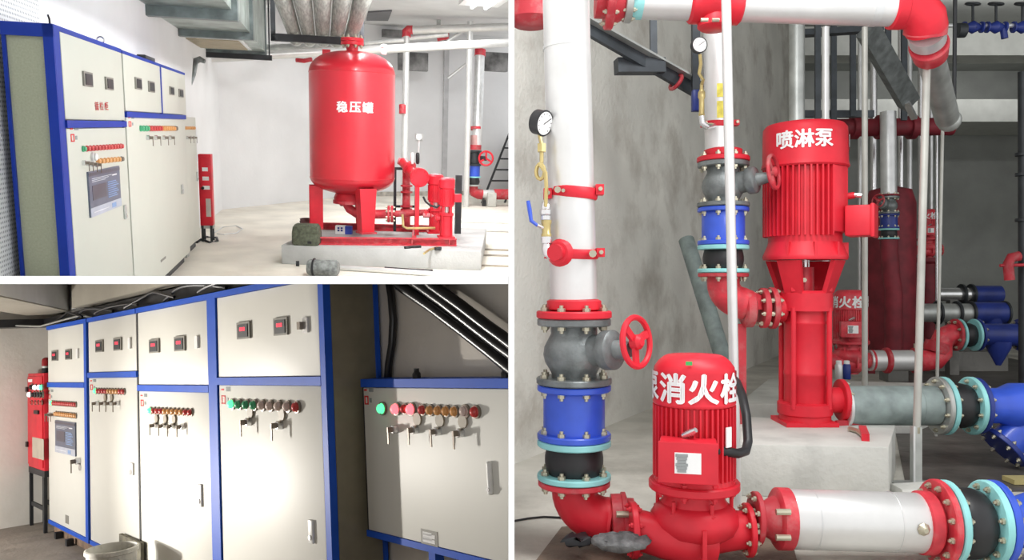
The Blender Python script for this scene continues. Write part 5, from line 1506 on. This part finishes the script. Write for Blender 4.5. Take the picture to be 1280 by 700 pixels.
# ---- tall vertical multistage spray pump
dp = 4.33
k = dp / F
b = V((P(1006, 0, dp).x, dp, zt))
th = Thing(R, 'vertical_pump', 'tall red vertical spray pump on the concrete plinth', 'pump', b)
def z(v): return V((b.x, b.y, P(0, v, dp).z))
th.part('motor_cap', MB().lathe([(50.5 * k, 0), (52.5 * k, 2 * k), (51 * k, 8 * k), (50.5 * k, 42 * k), (50 * k, 50 * k), (47 * k, 54 * k), (38 * k, 56 * k), (1e-6, 57 * k)], z(212), UP, 44), RED)
for i in range(6):
    th.part('character', text_mb('喷淋泵'[i % 3], 23 * k, wrap(b.x, b.y, 51 * k, z(181).z, -.36 - .45 + i * .45 if i < 3 else 1.25 + (i - 3) * .45), .03, 3 * k), PRINTW)
th.part('motor_body', MB().lathe([(44 * k, 0), (44 * k, 94 * k)], z(303), UP, 40), RED)
fins = MB()
for i in range(46):
    q = 2 * math.pi * (i + .5) / 46
    qq = q if q < math.pi else q - 2 * math.pi
    if .35 < qq < 1.9:
        continue
    e = V((math.sin(q), -math.cos(q), 0))
    fins.cbox(z(254) + e * 46 * k, (9 * k, 2.0 * k, 84 * k), (e, V((math.cos(q), math.sin(q), 0)), UP))
th.part('cooling_fins', fins, RED, stuff=True)
for q, w in ((.62, 27), (1.2, 24)):
    e = V((math.sin(q), -math.cos(q), 0)); t = V((math.cos(q), math.sin(q), 0))
    th.part('side_panel', MB().cbox(z(252) + e * 45 * k, (9 * k, w * k, 80 * k), (e, t, UP)), RED, bevel=1.5 * k)
e = V((.86, -.5, 0)); t = V((.5, .86, 0))
cb = z(279) + e * 64 * k
tb = th.part('terminal_box', MB().cbox(cb, (30 * k, 40 * k, 37 * k), (e, t, UP)), RED, bevel=2.5 * k)
th.part('box_lid', MB().cbox(cb + e * 16 * k, (5 * k, 43 * k, 40 * k), (e, t, UP)), RED, tb, bevel=1.5 * k)
th.part('cable_gland', MB().cyl(z(248) + e * 48 * k, z(247) + e * 58 * k, 4 * k, n=12), RED)
th.part('gland_nut', MB().cyl(z(247) + e * 58 * k, z(248) + e * 66 * k, 3 * k, n=8), CHROME)
th.part('motor_flange', MB().lathe([(50 * k, 0), (51 * k, 3 * k), (50 * k, 6 * k), (45 * k, 18 * k), (44 * k, 22 * k)], z(325), UP, 40), RED)
for q in (-.75, -.1, .5, 1.2):
    e = V((math.sin(q), -math.cos(q), 0))
    th.part('flange_rib', MB().cbox(z(313) + e * 47 * k, (7 * k, 3 * k, 18 * k), (e, V((-e.y, e.x, 0)), UP)), RED)
for i in range(4):
    q = math.radians(45 + 90 * i)
    e = V((math.sin(q), -math.cos(q), 0)); t = V((math.cos(q), math.sin(q), 0))
    pt = [z(326) + e * 42 * k, z(366) + e * 29 * k]
    th.part('bracket_leg', MB().hexa([pt[1] - t * 11 * k - e * 3 * k, pt[1] + t * 11 * k - e * 3 * k, pt[1] + t * 11 * k + e * 3 * k, pt[1] - t * 11 * k + e * 3 * k, pt[0] - t * 15 * k - e * 3 * k, pt[0] + t * 15 * k - e * 3 * k, pt[0] + t * 15 * k + e * 3 * k, pt[0] - t * 15 * k + e * 3 * k]), RED)
th.part('shaft_coupling', MB().lathe([(11 * k, 0), (11 * k, 30 * k)], z(364), UP, 20), REDW)
th.part('shaft', MB().cyl(z(334), z(322), 6 * k), CHROME)
th.part('coupling_bolt', MB().cyl(z(350) + V((-6 * k, -10 * k, 0)), z(350) + V((-6 * k, -16 * k, 0)), 3 * k, n=6), BOLT)
th.part('head', MB().lathe([(33 * k, 0), (33 * k, 22 * k), (30 * k, 25 * k)], z(388), UP, 36), RED)
th.part('sleeve', MB().lathe([(25 * k, 0), (25 * k, 36 * k), (25.6 * k, 37 * k), (25.6 * k, 41 * k), (25 * k, 42 * k), (25 * k, 100 * k), (25.6 * k, 101 * k), (25.6 * k, 103 * k), (25 * k, 104 * k), (25 * k, 118 * k)], z(505), UP, 40), RED)
for i in range(4):
    q = math.radians(45 + 90 * i)
    e = V((math.sin(q), -math.cos(q), 0))
    th.part('tie_rod', MB().cyl(z(508) + e * 31 * k, z(384) + e * 31 * k, 3.4 * k, n=12), RED)
    th.part('rod_nut', MB().lathe([(4.6 * k, 0), (4.6 * k, 6 * k)], z(364) + e * 30 * k, UP, 6), RED)
th.part('pump_base', MB().lathe([(31 * k, 0), (31 * k, 12 * k), (33 * k, 14 * k), (33 * k, 27 * k), (28 * k, 28 * k)], z(530), UP, 36), RED)
zb = zt
th.part('base_plate', MB().box((b.x - 33 * k, dp - 30 * k, zt + .0005), (b.x + 31 * k, dp + 30 * k, zt + .022)), RED)
th.part('inlet_stub', MB().cyl(P(980, 385, dp), P(966, 385, dp), 17 * k, n=24), RED)
flange(th, P(965, 385, dp), (1, 0, 0), 26 * k, 7 * k, REDD, 8, 3 * k)
th.part('outlet_stub', MB().cyl(P(1025, 500, dp), P(1050, 500, dp), 16 * k, n=24), RED)
flange(th, P(1052, 500, dp), (1, 0, 0), 26 * k, 6 * k, RED, 8, 2.6 * k, bolts=1)

# ---- suction line of the tall pump
hx2 = lambda u, v=507: P(u, v, dp)
th = Thing(R, 'suction_pipe', 'grey green painted pipe leading right from the tall pump', 'pipe', hx2(1110))
th.part('pipe', MB().cyl(hx2(1058), hx2(1169), 24.5 * k, n=36), PIPEG)
th.part('weld_seam', MB().ring(hx2(1146), (1, 0, 0), 24.6 * k, .6 * k, 36, 6), PIPEG)
flange(th, hx2(1056), (1, 0, 0), 27 * k, 4 * k, GALV, bolts=0)
flange(th, hx2(1173), (1, 0, 0), 36 * k, 6 * k, GALVD, 10, 2.8 * k, bolts=2)
th = Thing(R, 'rubber_joint', 'black rubber joint with cyan flanges right of the grey green pipe', 'pipe fitting', hx2(1196), GR[3])
flange(th, hx2(1180), (1, 0, 0), 36 * k, 6 * k, CYAN, 10, 2.8 * k, bolts=1)
th.part('bellows', MB().lathe([(24 * k, 0), (26 * k, 3 * k), (28 * k, 12 * k), (28 * k, 18 * k), (26 * k, 26 * k), (24 * k, 29 * k)], hx2(1183), (1, 0, 0), 30), RUBB)
flange(th, hx2(1214), (1, 0, 0), 36 * k, 6 * k, CYAN, 10, 2.8 * k, bolts=2)
th = Thing(R, 'strainer', 'blue strainer with angled basket leg at the right edge behind', 'strainer', hx2(1255))
flange(th, hx2(1221), (1, 0, 0), 35 * k, 6 * k, BLUED, 10, 2.8 * k, bolts=1)
th.part('body', MB().lathe([(22 * k, 0), (22 * k, 26 * k), (28 * k, 40 * k), (28 * k, 100 * k)], hx2(1223), (1, 0, 0), 30), BLUEV)
th.part('basket_leg', MB().cyl(hx2(1310, 508), hx2(1256, 556), 21 * k, n=24), BLUEV)
ce = hx2(1254, 558); ca = (hx2(1256, 556) - hx2(1310, 508)).normalized()
flange(th, ce, ca, 31 * k, 6 * k, BLUED, 8, 2.6 * k)

# ---- small fire pump behind, its discharge line and cans
d5 = 7.0
b = V((P(1063, 0, d5).x, d5, .2))
s5 = 41 / 103 * d5 / 2.85
bz5 = P(0, 463, d5).z
th, k5, z5, a5 = inline_pump(V((b.x, b.y, max(.0, .2))), .99, 'small red fire pump seen right behind the tall pump', '消火栓泵消火栓泵', 38, [(-1.5 + .786 * i) for i in range(8)], REDW)
ww = a5
th = Thing(R, 'discharge_pipe', 'short bright pipe with red couplings right of the small fire pump', 'pipe', ww + V((.4, 0, 0)))
k = d5 / F
def hx3(u, v=None): return V(((u - 640) * k, d5, ww.z + (0 if v is None else (v) * k)))
th.part('pipe', MB().cyl(hx3(1086), hx3(1146), 13 * k, n=24), PIPEW)
th.part('coupling', MB().lathe([(13 * k, 0), (16 * k, 2 * k), (16 * k, 6 * k), (13 * k, 8 * k)], hx3(1104), (1, 0, 0), 24), REDD)
th.part('coupling', MB().lathe([(13 * k, 0), (16 * k, 2 * k), (16 * k, 6 * k), (13 * k, 8 * k)], hx3(1140), (1, 0, 0), 24), REDD)
th.part('coupling_bolt', MB().cyl(hx3(1144, 15) , hx3(1144, 21), 2 * k, n=8), BOLT)
th = Thing(R, 'pipe_elbow', 'dusty red double elbow rising right of the short bright pipe', 'pipe fitting', hx3(1165))
th.part('bend', MB().tube([hx3(1147), hx3(1158), hx3(1169, 2), hx3(1176, 10), hx3(1176, 20), hx3(1180, 29), hx3(1188, 32), hx3(1194, 32)], 13.5 * k, 20), REDW)
th.part('collar', MB().lathe([(15 * k, -6 * k), (16 * k, 0), (15 * k, 7 * k)], hx3(1171, 16), (.3, 0, 1), 20), REDD)
flange(th, hx3(1194, 32), (1, 0, 0), 20 * k, 4 * k, REDD, 8, 2 * k)
th = Thing(R, 'rubber_joint', 'small black rubber joint with cyan flanges before the dark blue strainer', 'pipe fitting', hx3(1207, 30), GR[3])
flange(th, hx3(1199, 32), (1, 0, 0), 20 * k, 3 * k, CYAN, bolts=0)
th.part('bellows', MB().lathe([(13 * k, 0), (15 * k, 5 * k), (15 * k, 11 * k), (13 * k, 16 * k)], hx3(1200, 32), (1, 0, 0), 24), RUBB)
flange(th, hx3(1217.5, 32), (1, 0, 0), 20 * k, 3 * k, CYAN, bolts=0)
th = Thing(R, 'strainer', 'dark blue strainer with a pointed basket between the two pipe lines', 'strainer', hx3(1250, 20))
flange(th, hx3(1222, 32), (1, 0, 0), 20 * k, 3 * k, BLUED, 8, 2 * k, bolts=1)
th.part('body', MB().cyl(hx3(1222, 32), hx3(1276, 32), 14 * k, n=24), BLUED)
th.part('basket', MB().lathe([(15 * k, 0), (14 * k, 8 * k), (3 * k, 30 * k)], hx3(1248, 24), (0, 0, -1), 20), BLUED)
flange(th, hx3(1275, 32), (1, 0, 0), 20 * k, 4 * k, BLUED, 8, 2 * k)
dcan = R.onz(1052, 474, .2).y
for u, m, lb in ((1048.5, PIPEW, 'white spray can standing left of the blue can on the plinth'), (1058.5, BLUED, 'blue spray can standing right of the white can on the plinth')):
    c0 = V((P(u, 0, dcan).x, dcan, .201)); kk = dcan / F
    th = Thing(R, 'spray_can', lb, 'can', c0, 'spray cans on the plinth')
    th.part('body', MB().lathe([(4.4 * kk, 0), (4.7 * kk, .5 * kk), (4.7 * kk, 17 * kk), (3.6 * kk, 19 * kk)], c0, UP, 18), m)
    th.part('cap', MB().lathe([(3.5 * kk, 0), (3.5 * kk, 3.6 * kk), (2.8 * kk, 4.2 * kk)], c0 + UP * 19 * kk, UP, 16), WHITE)

# ---- overhead: header pipe, tees, elbow
do = 3.75
k = do / F
ax = (P(1110, 11, do) - P(795, 1, do)).normalized()
th = Thing(R, 'header_pipe', 'fat galvanised header pipe across the top of the pump hall', 'pipe', P(950, 5, do))
th.part('pipe', MB().cyl(P(800, 0, do), P(1116, 9, do), 23.5 * k, n=36), PIPEW)
th.part('hanger_strap', MB().lathe([(24.2 * k, 0), (24.2 * k, 10 * k)], P(1086, 8, do), ax, 36), GALV)
th = Thing(R, 'pipe_tee', 'red grooved tee where the second riser meets the header pipe', 'pipe fitting', P(897, 34, do))
th.part('sleeve', MB().lathe([(25 * k, 0), (28 * k, 3 * k), (28 * k, 12 * k), (26.5 * k, 15 * k), (26.5 * k, 48 * k), (28 * k, 51 * k), (28 * k, 62 * k), (25 * k, 65 * k)], P(861, 1, do), ax, 36), RED)
th.part('branch', MB().lathe([(17 * k, 0), (21 * k, 3 * k), (21 * k, 12 * k), (19 * k, 16 * k), (19 * k, 40 * k)], P(893, 37, do), UP, 30), RED)
for u in (880, 894):
    th.part('tee_bolt', MB().cyl(P(u - 4, 25, do - .09), P(u + 5, 25, do - .09), .009, n=8), BOLT)
th = Thing(R, 'flange_pair', 'dark red and grey flange pair at the left end of the header pipe', 'pipe fitting', P(780, 0, do))
flange(th, P(762, -4, do), ax, 40 * k, 10 * k, REDD, 10, 3 * k)
th.part('hub', MB().lathe([(34 * k, 0), (26 * k, 14 * k), (26 * k, 20 * k)], P(767, -3, do), ax, 30), REDD)
flange(th, P(785, -2, do), ax, 30 * k, 9 * k, GALVD, 10, 3 * k)
th.part('neck', MB().cyl(P(788, -1, do), P(803, 0, do), 24 * k, n=30), CYAN)
th.part('stub', MB().cyl(P(745, -5, do), P(764, -4, do), 27 * k, n=30), REDD)
solo(R, 'pipe_fitting', 'dark red fitting at the top left corner behind the big riser', 'pipe fitting', MB().lathe([(22 * .0038, 0), (31 * .0038, 6 * .0038), (31 * .0038, 24 * .0038), (24 * .0038, 28 * .0038)], P(664, 32, 3.8), UP, 30).cyl(P(644, -6, 3.8), P(690, -6, 3.8), .1, n=24), REDD)
th = Thing(R, 'pipe_elbow', 'big bright red elbow turning the header pipe downwards at upper right', 'pipe fitting', P(1150, 40, do))
th.part('collar', MB().lathe([(24 * k, 0), (27 * k, 2 * k), (27 * k, 14 * k), (25 * k, 16 * k)], P(1113, 9, do), ax, 36), RED)
pts = [P(1124, 9, do), P(1136, 10, do), P(1147, 14, do), P(1155, 23, do), P(1158, 36, do + .03)]
th.part('bend', MB().tube(pts, [26 * k, 26.5 * k, 26.5 * k, 26 * k, 25 * k], 30), RED)
th.part('collar', MB().lathe([(25.5 * k, -4 * k), (25.5 * k, 7 * k)], P(1157, 35, do + .03), (.12, .5, -1), 30), REDW)
th = Thing(R, 'drop_pipe', 'short galvanised ring and red coupling hanging below the big red elbow', 'pipe', P(1162, 80, do + .1))
dx = (P(1165, 84, do + .3) - P(1158, 38, do + .05)).normalized()
th.part('ring', MB().lathe([(22 * k, 0), (22 * k, 18 * k)], P(1158, 40, do + .04), dx, 30), GALV)
th.part('coupling', MB().lathe([(22 * k, 0), (24 * k, 2 * k), (21 * k, 26 * k), (13 * k, 34 * k)], P(1161, 55, do + .1), dx, 30), REDW)
# long pipe running away and down from there
th = Thing(R, 'branch_pipe', 'dull steel pipe sloping away behind the bracket pole at upper right', 'pipe', P(1185, 160, 5.4))
th.part('pipe', MB().cyl(P(1163, 70, 4.3), P(1184, 148, 5.0), 15 * 4.7 / F, n=26), GALVD)
th.part('end', MB().ball(P(1186, 150, 5.0), 15 * 4.9 / F), GALVD)

# ---- struts and tray on the left wall
TRAYM = mat('dark grey painted steel', (.055, .065, .075), .5, metal=.2, var=.2)
th = Thing(R, 'wall_strut', 'dark grey angle iron strut sloping across the left wall', 'strut', P(800, 75, 4.6))
th.part('angle_web', MB().bar(P(728, 30, 4.5), P(876, 116, 5.0), .03, .09), TRAYM)
th.part('angle_flange', MB().bar(P(728, 23, 4.48), P(876, 106, 4.98), .1, .012), GALVD)
th.part('cross_box', MB().bar(P(770, 83, 4.75), P(829, 83, 4.8), .09, .085), TRAYM)
th.part('hanger', MB().bar(P(817, 88, 4.8), P(816, -20, 4.8), .04, .04, (0, 1, 0)), TRAYM)
th.part('red_clamp', MB().ring(P(845, 103, 4.88), (.75, .3, -.5), .05, .012, 18, 6), REDD)
solo(R, 'hanger_rod', 'dark vertical channel behind the round white gauge', 'hanger', MB().box(P(866, 138, 4.85), P(873, 0, 4.9)), TRAYM)
solo(R, 'valve_handle', 'small dark blue lever box below the white gauge on the strut end', 'valve', MB().box(P(866, 138, 4.6), P(874, 114, 4.65)), BLUED, bevel=.008)
solo(R, 'duct_pipe', 'thick grey pipe standing behind the tall pump motor', 'pipe', MB().cyl(V((P(996, 0, 6.2).x, 6.2, 0)), P(996, 30, 6.2), 9.5 * 6.2 / F, n=24), GALVD)
th = Thing(R, 'sloping_duct', 'dark grey duct sloping down to a bright end behind the header pipe', 'duct', P(1115, 100, 6.5))
th.part('panel', MB().bar(P(1085, 38, 6.2), P(1136, 128, 7.0), .16, .1, (0, 1, .3)), CASTG)
th.part('bright_end', MB().bar(P(1133, 128, 6.9), P(1143, 148, 7.0), .05, .03), CHROME)

# ---- far machinery
d6 = 8.2; k = d6 / F
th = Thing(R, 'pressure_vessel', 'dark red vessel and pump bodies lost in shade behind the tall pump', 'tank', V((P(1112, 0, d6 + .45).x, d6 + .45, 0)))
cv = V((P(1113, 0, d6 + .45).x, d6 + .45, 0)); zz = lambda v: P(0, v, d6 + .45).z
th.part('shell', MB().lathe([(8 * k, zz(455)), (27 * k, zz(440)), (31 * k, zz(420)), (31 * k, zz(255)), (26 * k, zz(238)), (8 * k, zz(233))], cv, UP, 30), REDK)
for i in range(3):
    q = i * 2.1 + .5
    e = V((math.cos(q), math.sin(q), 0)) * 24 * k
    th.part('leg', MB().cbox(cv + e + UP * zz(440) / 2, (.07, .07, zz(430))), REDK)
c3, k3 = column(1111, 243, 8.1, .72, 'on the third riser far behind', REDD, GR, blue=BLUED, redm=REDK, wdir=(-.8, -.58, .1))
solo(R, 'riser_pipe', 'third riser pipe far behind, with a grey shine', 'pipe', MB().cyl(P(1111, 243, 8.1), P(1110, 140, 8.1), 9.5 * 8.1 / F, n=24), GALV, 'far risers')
th = Thing(R, 'pipe_elbow', 'shade darkened red pedestal elbow under the third riser', 'pipe fitting', V((P(1117, 0, 8.1).x, 8.1, 0)))
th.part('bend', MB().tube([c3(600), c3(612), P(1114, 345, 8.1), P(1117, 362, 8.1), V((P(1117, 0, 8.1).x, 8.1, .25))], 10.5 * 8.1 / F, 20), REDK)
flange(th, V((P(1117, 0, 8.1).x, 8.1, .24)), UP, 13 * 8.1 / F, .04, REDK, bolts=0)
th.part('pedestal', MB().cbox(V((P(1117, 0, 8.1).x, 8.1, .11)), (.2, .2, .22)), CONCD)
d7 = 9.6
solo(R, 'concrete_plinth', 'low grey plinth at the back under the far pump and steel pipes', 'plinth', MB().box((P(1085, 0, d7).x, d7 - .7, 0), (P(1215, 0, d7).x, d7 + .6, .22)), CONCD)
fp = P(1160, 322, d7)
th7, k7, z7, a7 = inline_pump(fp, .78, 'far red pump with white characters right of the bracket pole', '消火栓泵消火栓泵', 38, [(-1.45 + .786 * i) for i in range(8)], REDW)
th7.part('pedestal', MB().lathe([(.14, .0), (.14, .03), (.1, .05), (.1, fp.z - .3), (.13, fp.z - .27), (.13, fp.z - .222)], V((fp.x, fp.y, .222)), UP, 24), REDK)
k = d7 / F
th = Thing(R, 'suction_pipe', 'dark steel pipe with bright top running right at the back', 'pipe', P(1170, 382, 8.6))
k = 8.6 / F
th.part('pipe', MB().cyl(P(1134, 391, 8.6), P(1254, 391, 8.6), 11.5 * k, n=24), GALVD)
th.part('pedestal', MB().box(V((P(1190, 0, 8.6).x - .05, 8.55, .001)), V((P(1190, 0, 8.6).x + .05, 8.65, P(0, 400, 8.6).z))), CONCD)
for u in (1172, 1196, 1213, 1256):
    flange(th, P(u, 391, 8.6), (1, 0, 0), 15 * k, 3 * k, CASTD, bolts=0)
th.part('strainer_body', MB().cyl(P(1214, 391, 8.6), P(1256, 391, 8.6), 13.5 * k, n=24), BLUED)
th.part('strainer_basket', MB().lathe([(12 * k, 0), (11 * k, 8 * k), (3 * k, 22 * k)], P(1240, 398, 8.6), (0, 0, -1), 18), BLUED)
th = Thing(R, 'suction_pipe', 'farthest bright steel pipe with two flanges, above the dark one', 'pipe', P(1200, 368, 10.2))
k = 10.2 / F
th.part('pipe', MB().cyl(P(1160, 368, 10.2), P(1250, 368, 10.2), 8.5 * k, n=20), CHROME)
th.part('pedestal', MB().box(V((P(1190, 0, 10.2).x - .05, 10.15, .001)), V((P(1190, 0, 10.2).x + .05, 10.25, P(0, 374, 10.2).z))), CONCD)
for u in (1202, 1214):
    flange(th, P(u, 368, 10.2), (1, 0, 0), 13 * k, 3 * k, CASTD, bolts=0)
th.part('strainer_body', MB().cyl(P(1216, 368, 10.2), P(1250, 368, 10.2), 11 * k, n=20), BLUED)
# row of bright vertical pipes far behind
for i, (u, r, d_, v0, v1, m) in enumerate(((1075, 2.6, 9, 165, 262, GALV), (1092, 4.2, 9.3, 160, 262, CHROME), (1126, 3.4, 9.0, 150, 300, CHROME), (1137, 3.2, 9.2, 150, 300, GALV), (1151, 3.5, 9.4, 160, 330, CHROME), (1164, 2.4, 9.6, 160, 268, GALV), (1171, 1.6, 9.0, 160, 420, CHROME))):
    a = P(u, 20, d_)
    solo(R, 'far_riser', ['thin dull riser just right of the tall pump cap', 'bright riser left of the third riser', 'bright riser right of the third riser', 'dull riser between two bright ones', 'bright riser left of the bracket pole top', 'thin dull riser over the far pump', 'thinnest bright riser beside the far pump'][i], 'pipe', MB().cyl(V((a.x, a.y, 0)), a, r * d_ / F, n=14), m, 'far risers')
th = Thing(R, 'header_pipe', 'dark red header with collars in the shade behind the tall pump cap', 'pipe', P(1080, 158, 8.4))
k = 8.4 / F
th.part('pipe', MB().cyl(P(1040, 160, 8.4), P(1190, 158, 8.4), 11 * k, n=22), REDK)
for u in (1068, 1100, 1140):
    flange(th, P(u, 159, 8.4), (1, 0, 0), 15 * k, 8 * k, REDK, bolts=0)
# hangers and cross bars behind
for i, (u, v0, v1, d_, lb) in enumerate(((1022, 34, 160, 6.6, 'dark hanger bar left of the slim bright pole'), (1042, 70, 150, 7.4, 'dark hanger bar right of the slim bright pole'), (1066, 70, 145, 7.4, 'dark hanger bar left of the thin grey pole'), (1110, 40, 90, 7.6, 'short dark hanger bar over the sloping duct'), (1130, 80, 150, 8.0, 'grey hanger bar beside the sloping duct'))):
    solo(R, 'hanger_bar', lb, 'hanger', MB().box(P(u - 2.5, v1, d_), P(u + 2.5, v0 - 60, d_ + .03)), TRAYM, 'dark hanger bars')
solo(R, 'cross_bar', 'dark level bar spanning the hanger bars below the header pipe', 'hanger', MB().box(P(1005, 146, 7.5), P(1090, 139, 7.55)), TRAYM)
solo(R, 'cross_bar', 'dark sloping plate hanging under the header pipe', 'hanger', MB().bar(P(1000, 42, 6.8), P(1100, 36, 7.0), .1, .05), TRAYM)
# black pole, valve lines at the upper right
solo(R, 'hanger_rod', 'thick black rod hanging at the right of the big red elbow', 'hanger', MB().cyl(P(1192.5, 158, 5.6), P(1194, -20, 5.6), 2.4 * 5.6 / F, n=12), BLACKI)
dv = 7.0; k = dv / F
th = Thing(R, 'sprinkler_main', 'blue black valve line along the ceiling at the top right corner', 'pipe', P(1240, 33, dv))
th.part('pipe', MB().cyl(P(1180, 32, dv), P(1300, 32, dv), 2.6 * k, n=14), GALV)
for u in (1216, 1245, 1278):
    vb = th.part('valve_body', MB().lathe([(7 * k, -12 * k), (7 * k, -10 * k), (3.5 * k, -9 * k), (8 * k, 0), (3.5 * k, 9 * k), (7 * k, 10 * k), (7 * k, 12 * k)], P(u, 34, dv), (1, 0, 0), 18), BLUED)
    th.part('stem', MB().cyl(P(u, 30, dv), P(u, 6, dv), 1.6 * k, n=10), CASTD, vb)
    th.part('handwheel', MB().ring(P(u, 5, dv), (.1, -.2, 1), 8 * k, 1.4 * k, 18, 6), CASTD, vb)
th.part('drain_cap', MB().cyl(P(1254, 36, dv), P(1256, 48, dv), 4 * k), BLUED)
solo(R, 'flange_pair', 'small dark flanges on a rod near the top right corner', 'pipe fitting', MB().cyl(P(1196, 38, 6.4), P(1206, 38, 6.4), 9 * .0064, n=16), CASTD)
# right edge riser with red cap
th = Thing(R, 'riser_pipe', 'dark riser with bolted flanges cut by the right edge', 'pipe', V((P(1279, 0, 6.6).x, 6.6, 0)))
k = 6.6 / F
th.part('pipe', MB().cyl(V((P(1280, 0, 6.6).x, 6.6, 0)), P(1279, 90, 6.6), 6 * k, n=18), CASTD)
for v in (193, 218, 275):
    flange(th, P(1279, v, 6.6), UP, 9 * k, 4 * k, CASTD, bolts=0)
th.part('red_elbow', MB().tube([P(1262, 350, 6.5), P(1260, 330, 6.5), P(1264, 322, 6.5), P(1274, 320, 6.5)], 6 * k, 14), REDD)
th.part('cross_pipe', MB().cyl(P(1250, 332, 6.5), P(1285, 331, 6.5), 2 * k), REDD)
# rag, tools and bits on the floor
rag = MB()
rb_ = R.onz(760, 676, .0)
rag.ball(P(776, 677, 2.74), .06, (1.7, 1.0, .45), 18, 10)
for p in rag.v:
    p += V((random.uniform(-.006, .006), random.uniform(-.006, .006), random.uniform(-.008, .008)))
    p.z = max(p.z, .014)
solo(R, 'rag_bundle', 'grey rag bundle lying under the front pump suction flange', 'rag', rag, mat('dirty grey cloth', (.15, .15, .15), .9, var=.3, scale=25, bump=.5), sharp=180)
st = MB().ball(P(722, 675, 2.88), .036, (1.6, 1, .6), 10, 6)
for p in st.v:
    p += V((random.uniform(-.008, .008),) * 3); p.z = max(p.z, .013)
solo(R, 'stone', 'dark lump of rubble below the red elbow of the big riser', 'rubble', st, BLACKI)
th = Thing(R, 'pipe_wrench', 'small red and steel tool lying on the front edge of the plinth', 'tool', R.onz(1078, 541, zt))
th.part('handle', MB().tube([R.onz(1062, 536, zt + .014), R.onz(1073, 539, zt + .014), R.onz(1079, 544, zt + .014)], .013, 10), BOLT)
th.part('head', MB().bar(R.onz(1078, 536, zt + .02), R.onz(1082, 547, zt + .018), .035, .035), RED)
solo(R, 'steel_bar', 'dark short bar lying on the plinth beside the tall pump base', 'bar', MB().bar(R.onz(1045, 529, zt + .014), R.onz(1082, 527, zt + .014), .02, .026), REDD)
solo(R, 'floor_cable', 'thin dark wire lying across the floor at the lower left of the pump hall', 'cable', MB().tube([R.onz(643.5, 651, .006), R.onz(660, 648, .006), R.onz(680, 646, .006), R.onz(702, 647, .006)], .0045, 8), BLACK)
th = Thing(R, 'leaning_pipe', 'grey green pipe stub leaning on the wall left of the second riser', 'pipe', R.onz(905, 470))
th.part('pipe', MB().cyl(V((P(919, 0, 5.6).x, 5.6, .205)), P(858, 300, 6.3), .062, n=18), PIPEG)
solo(R, 'wood_block', 'yellowish wood block on the damp floor at the right edge', 'block', MB().box(P(1268, 606, 3.95), P(1290, 594, 4.05)), mat('yellow wood', (.45, .38, .16), .7))
# ================================================================== trim what reaches through a partition
bpy.context.view_layer.update()
for o in list(SC.objects):
    rm = ROOMOF.get(o.name)
    if o.type != 'MESH' or rm is None:
        continue
    pts = [o.matrix_world @ V(c) for c in o.bound_box]
    planes = []
    if rm.side in (1, 2):
        planes.append((V((WX0 - .001, 0, 0)), V((1, 0, 0))))
        planes.append((V((0, 0, CZ + SH + .0005)), V((0, 0, -1))) if rm.side == 1 else (V((0, 0, CZ - SH - .0005)), V((0, 0, 1))))
    else:
        planes.append((V((WX1 + .001, 0, 0)), V((-1, 0, 0))))
    planes.append((V((0, D0 + .001, 0)), V((0, -1, 0))))
    planes = [(c, n) for c, n in planes if max((p - c).dot(n) for p in pts) > 0]
    if not planes:
        continue
    if all(any(((p - c).dot(n) > 0) for c, n in planes) for p in pts) and any(min((p - c).dot(n) for p in pts) > 0 for c, n in planes):
        bpy.data.objects.remove(o)
        continue
    if o.data.users > 1:
        o.data = o.data.copy()
    bm = bmesh.new()
    bm.from_mesh(o.data)
    inv = o.matrix_world.inverted()
    nrm = o.matrix_world.to_3x3().transposed()
    for c, n in planes:
        r = bmesh.ops.bisect_plane(bm, geom=bm.verts[:] + bm.edges[:] + bm.faces[:], dist=1e-6, plane_co=inv @ c, plane_no=(nrm @ n).normalized(), clear_outer=True)
        ed = [e for e in r['geom_cut'] if isinstance(e, bmesh.types.BMEdge) and e.is_boundary]
        if ed:
            bmesh.ops.holes_fill(bm, edges=ed, sides=0)
    if len(bm.verts) == 0:
        bm.free(); bpy.data.objects.remove(o); continue
    bm.to_mesh(o.data)
    bm.free()
    o.data.set_sharp_from_angle(angle=math.radians(38))
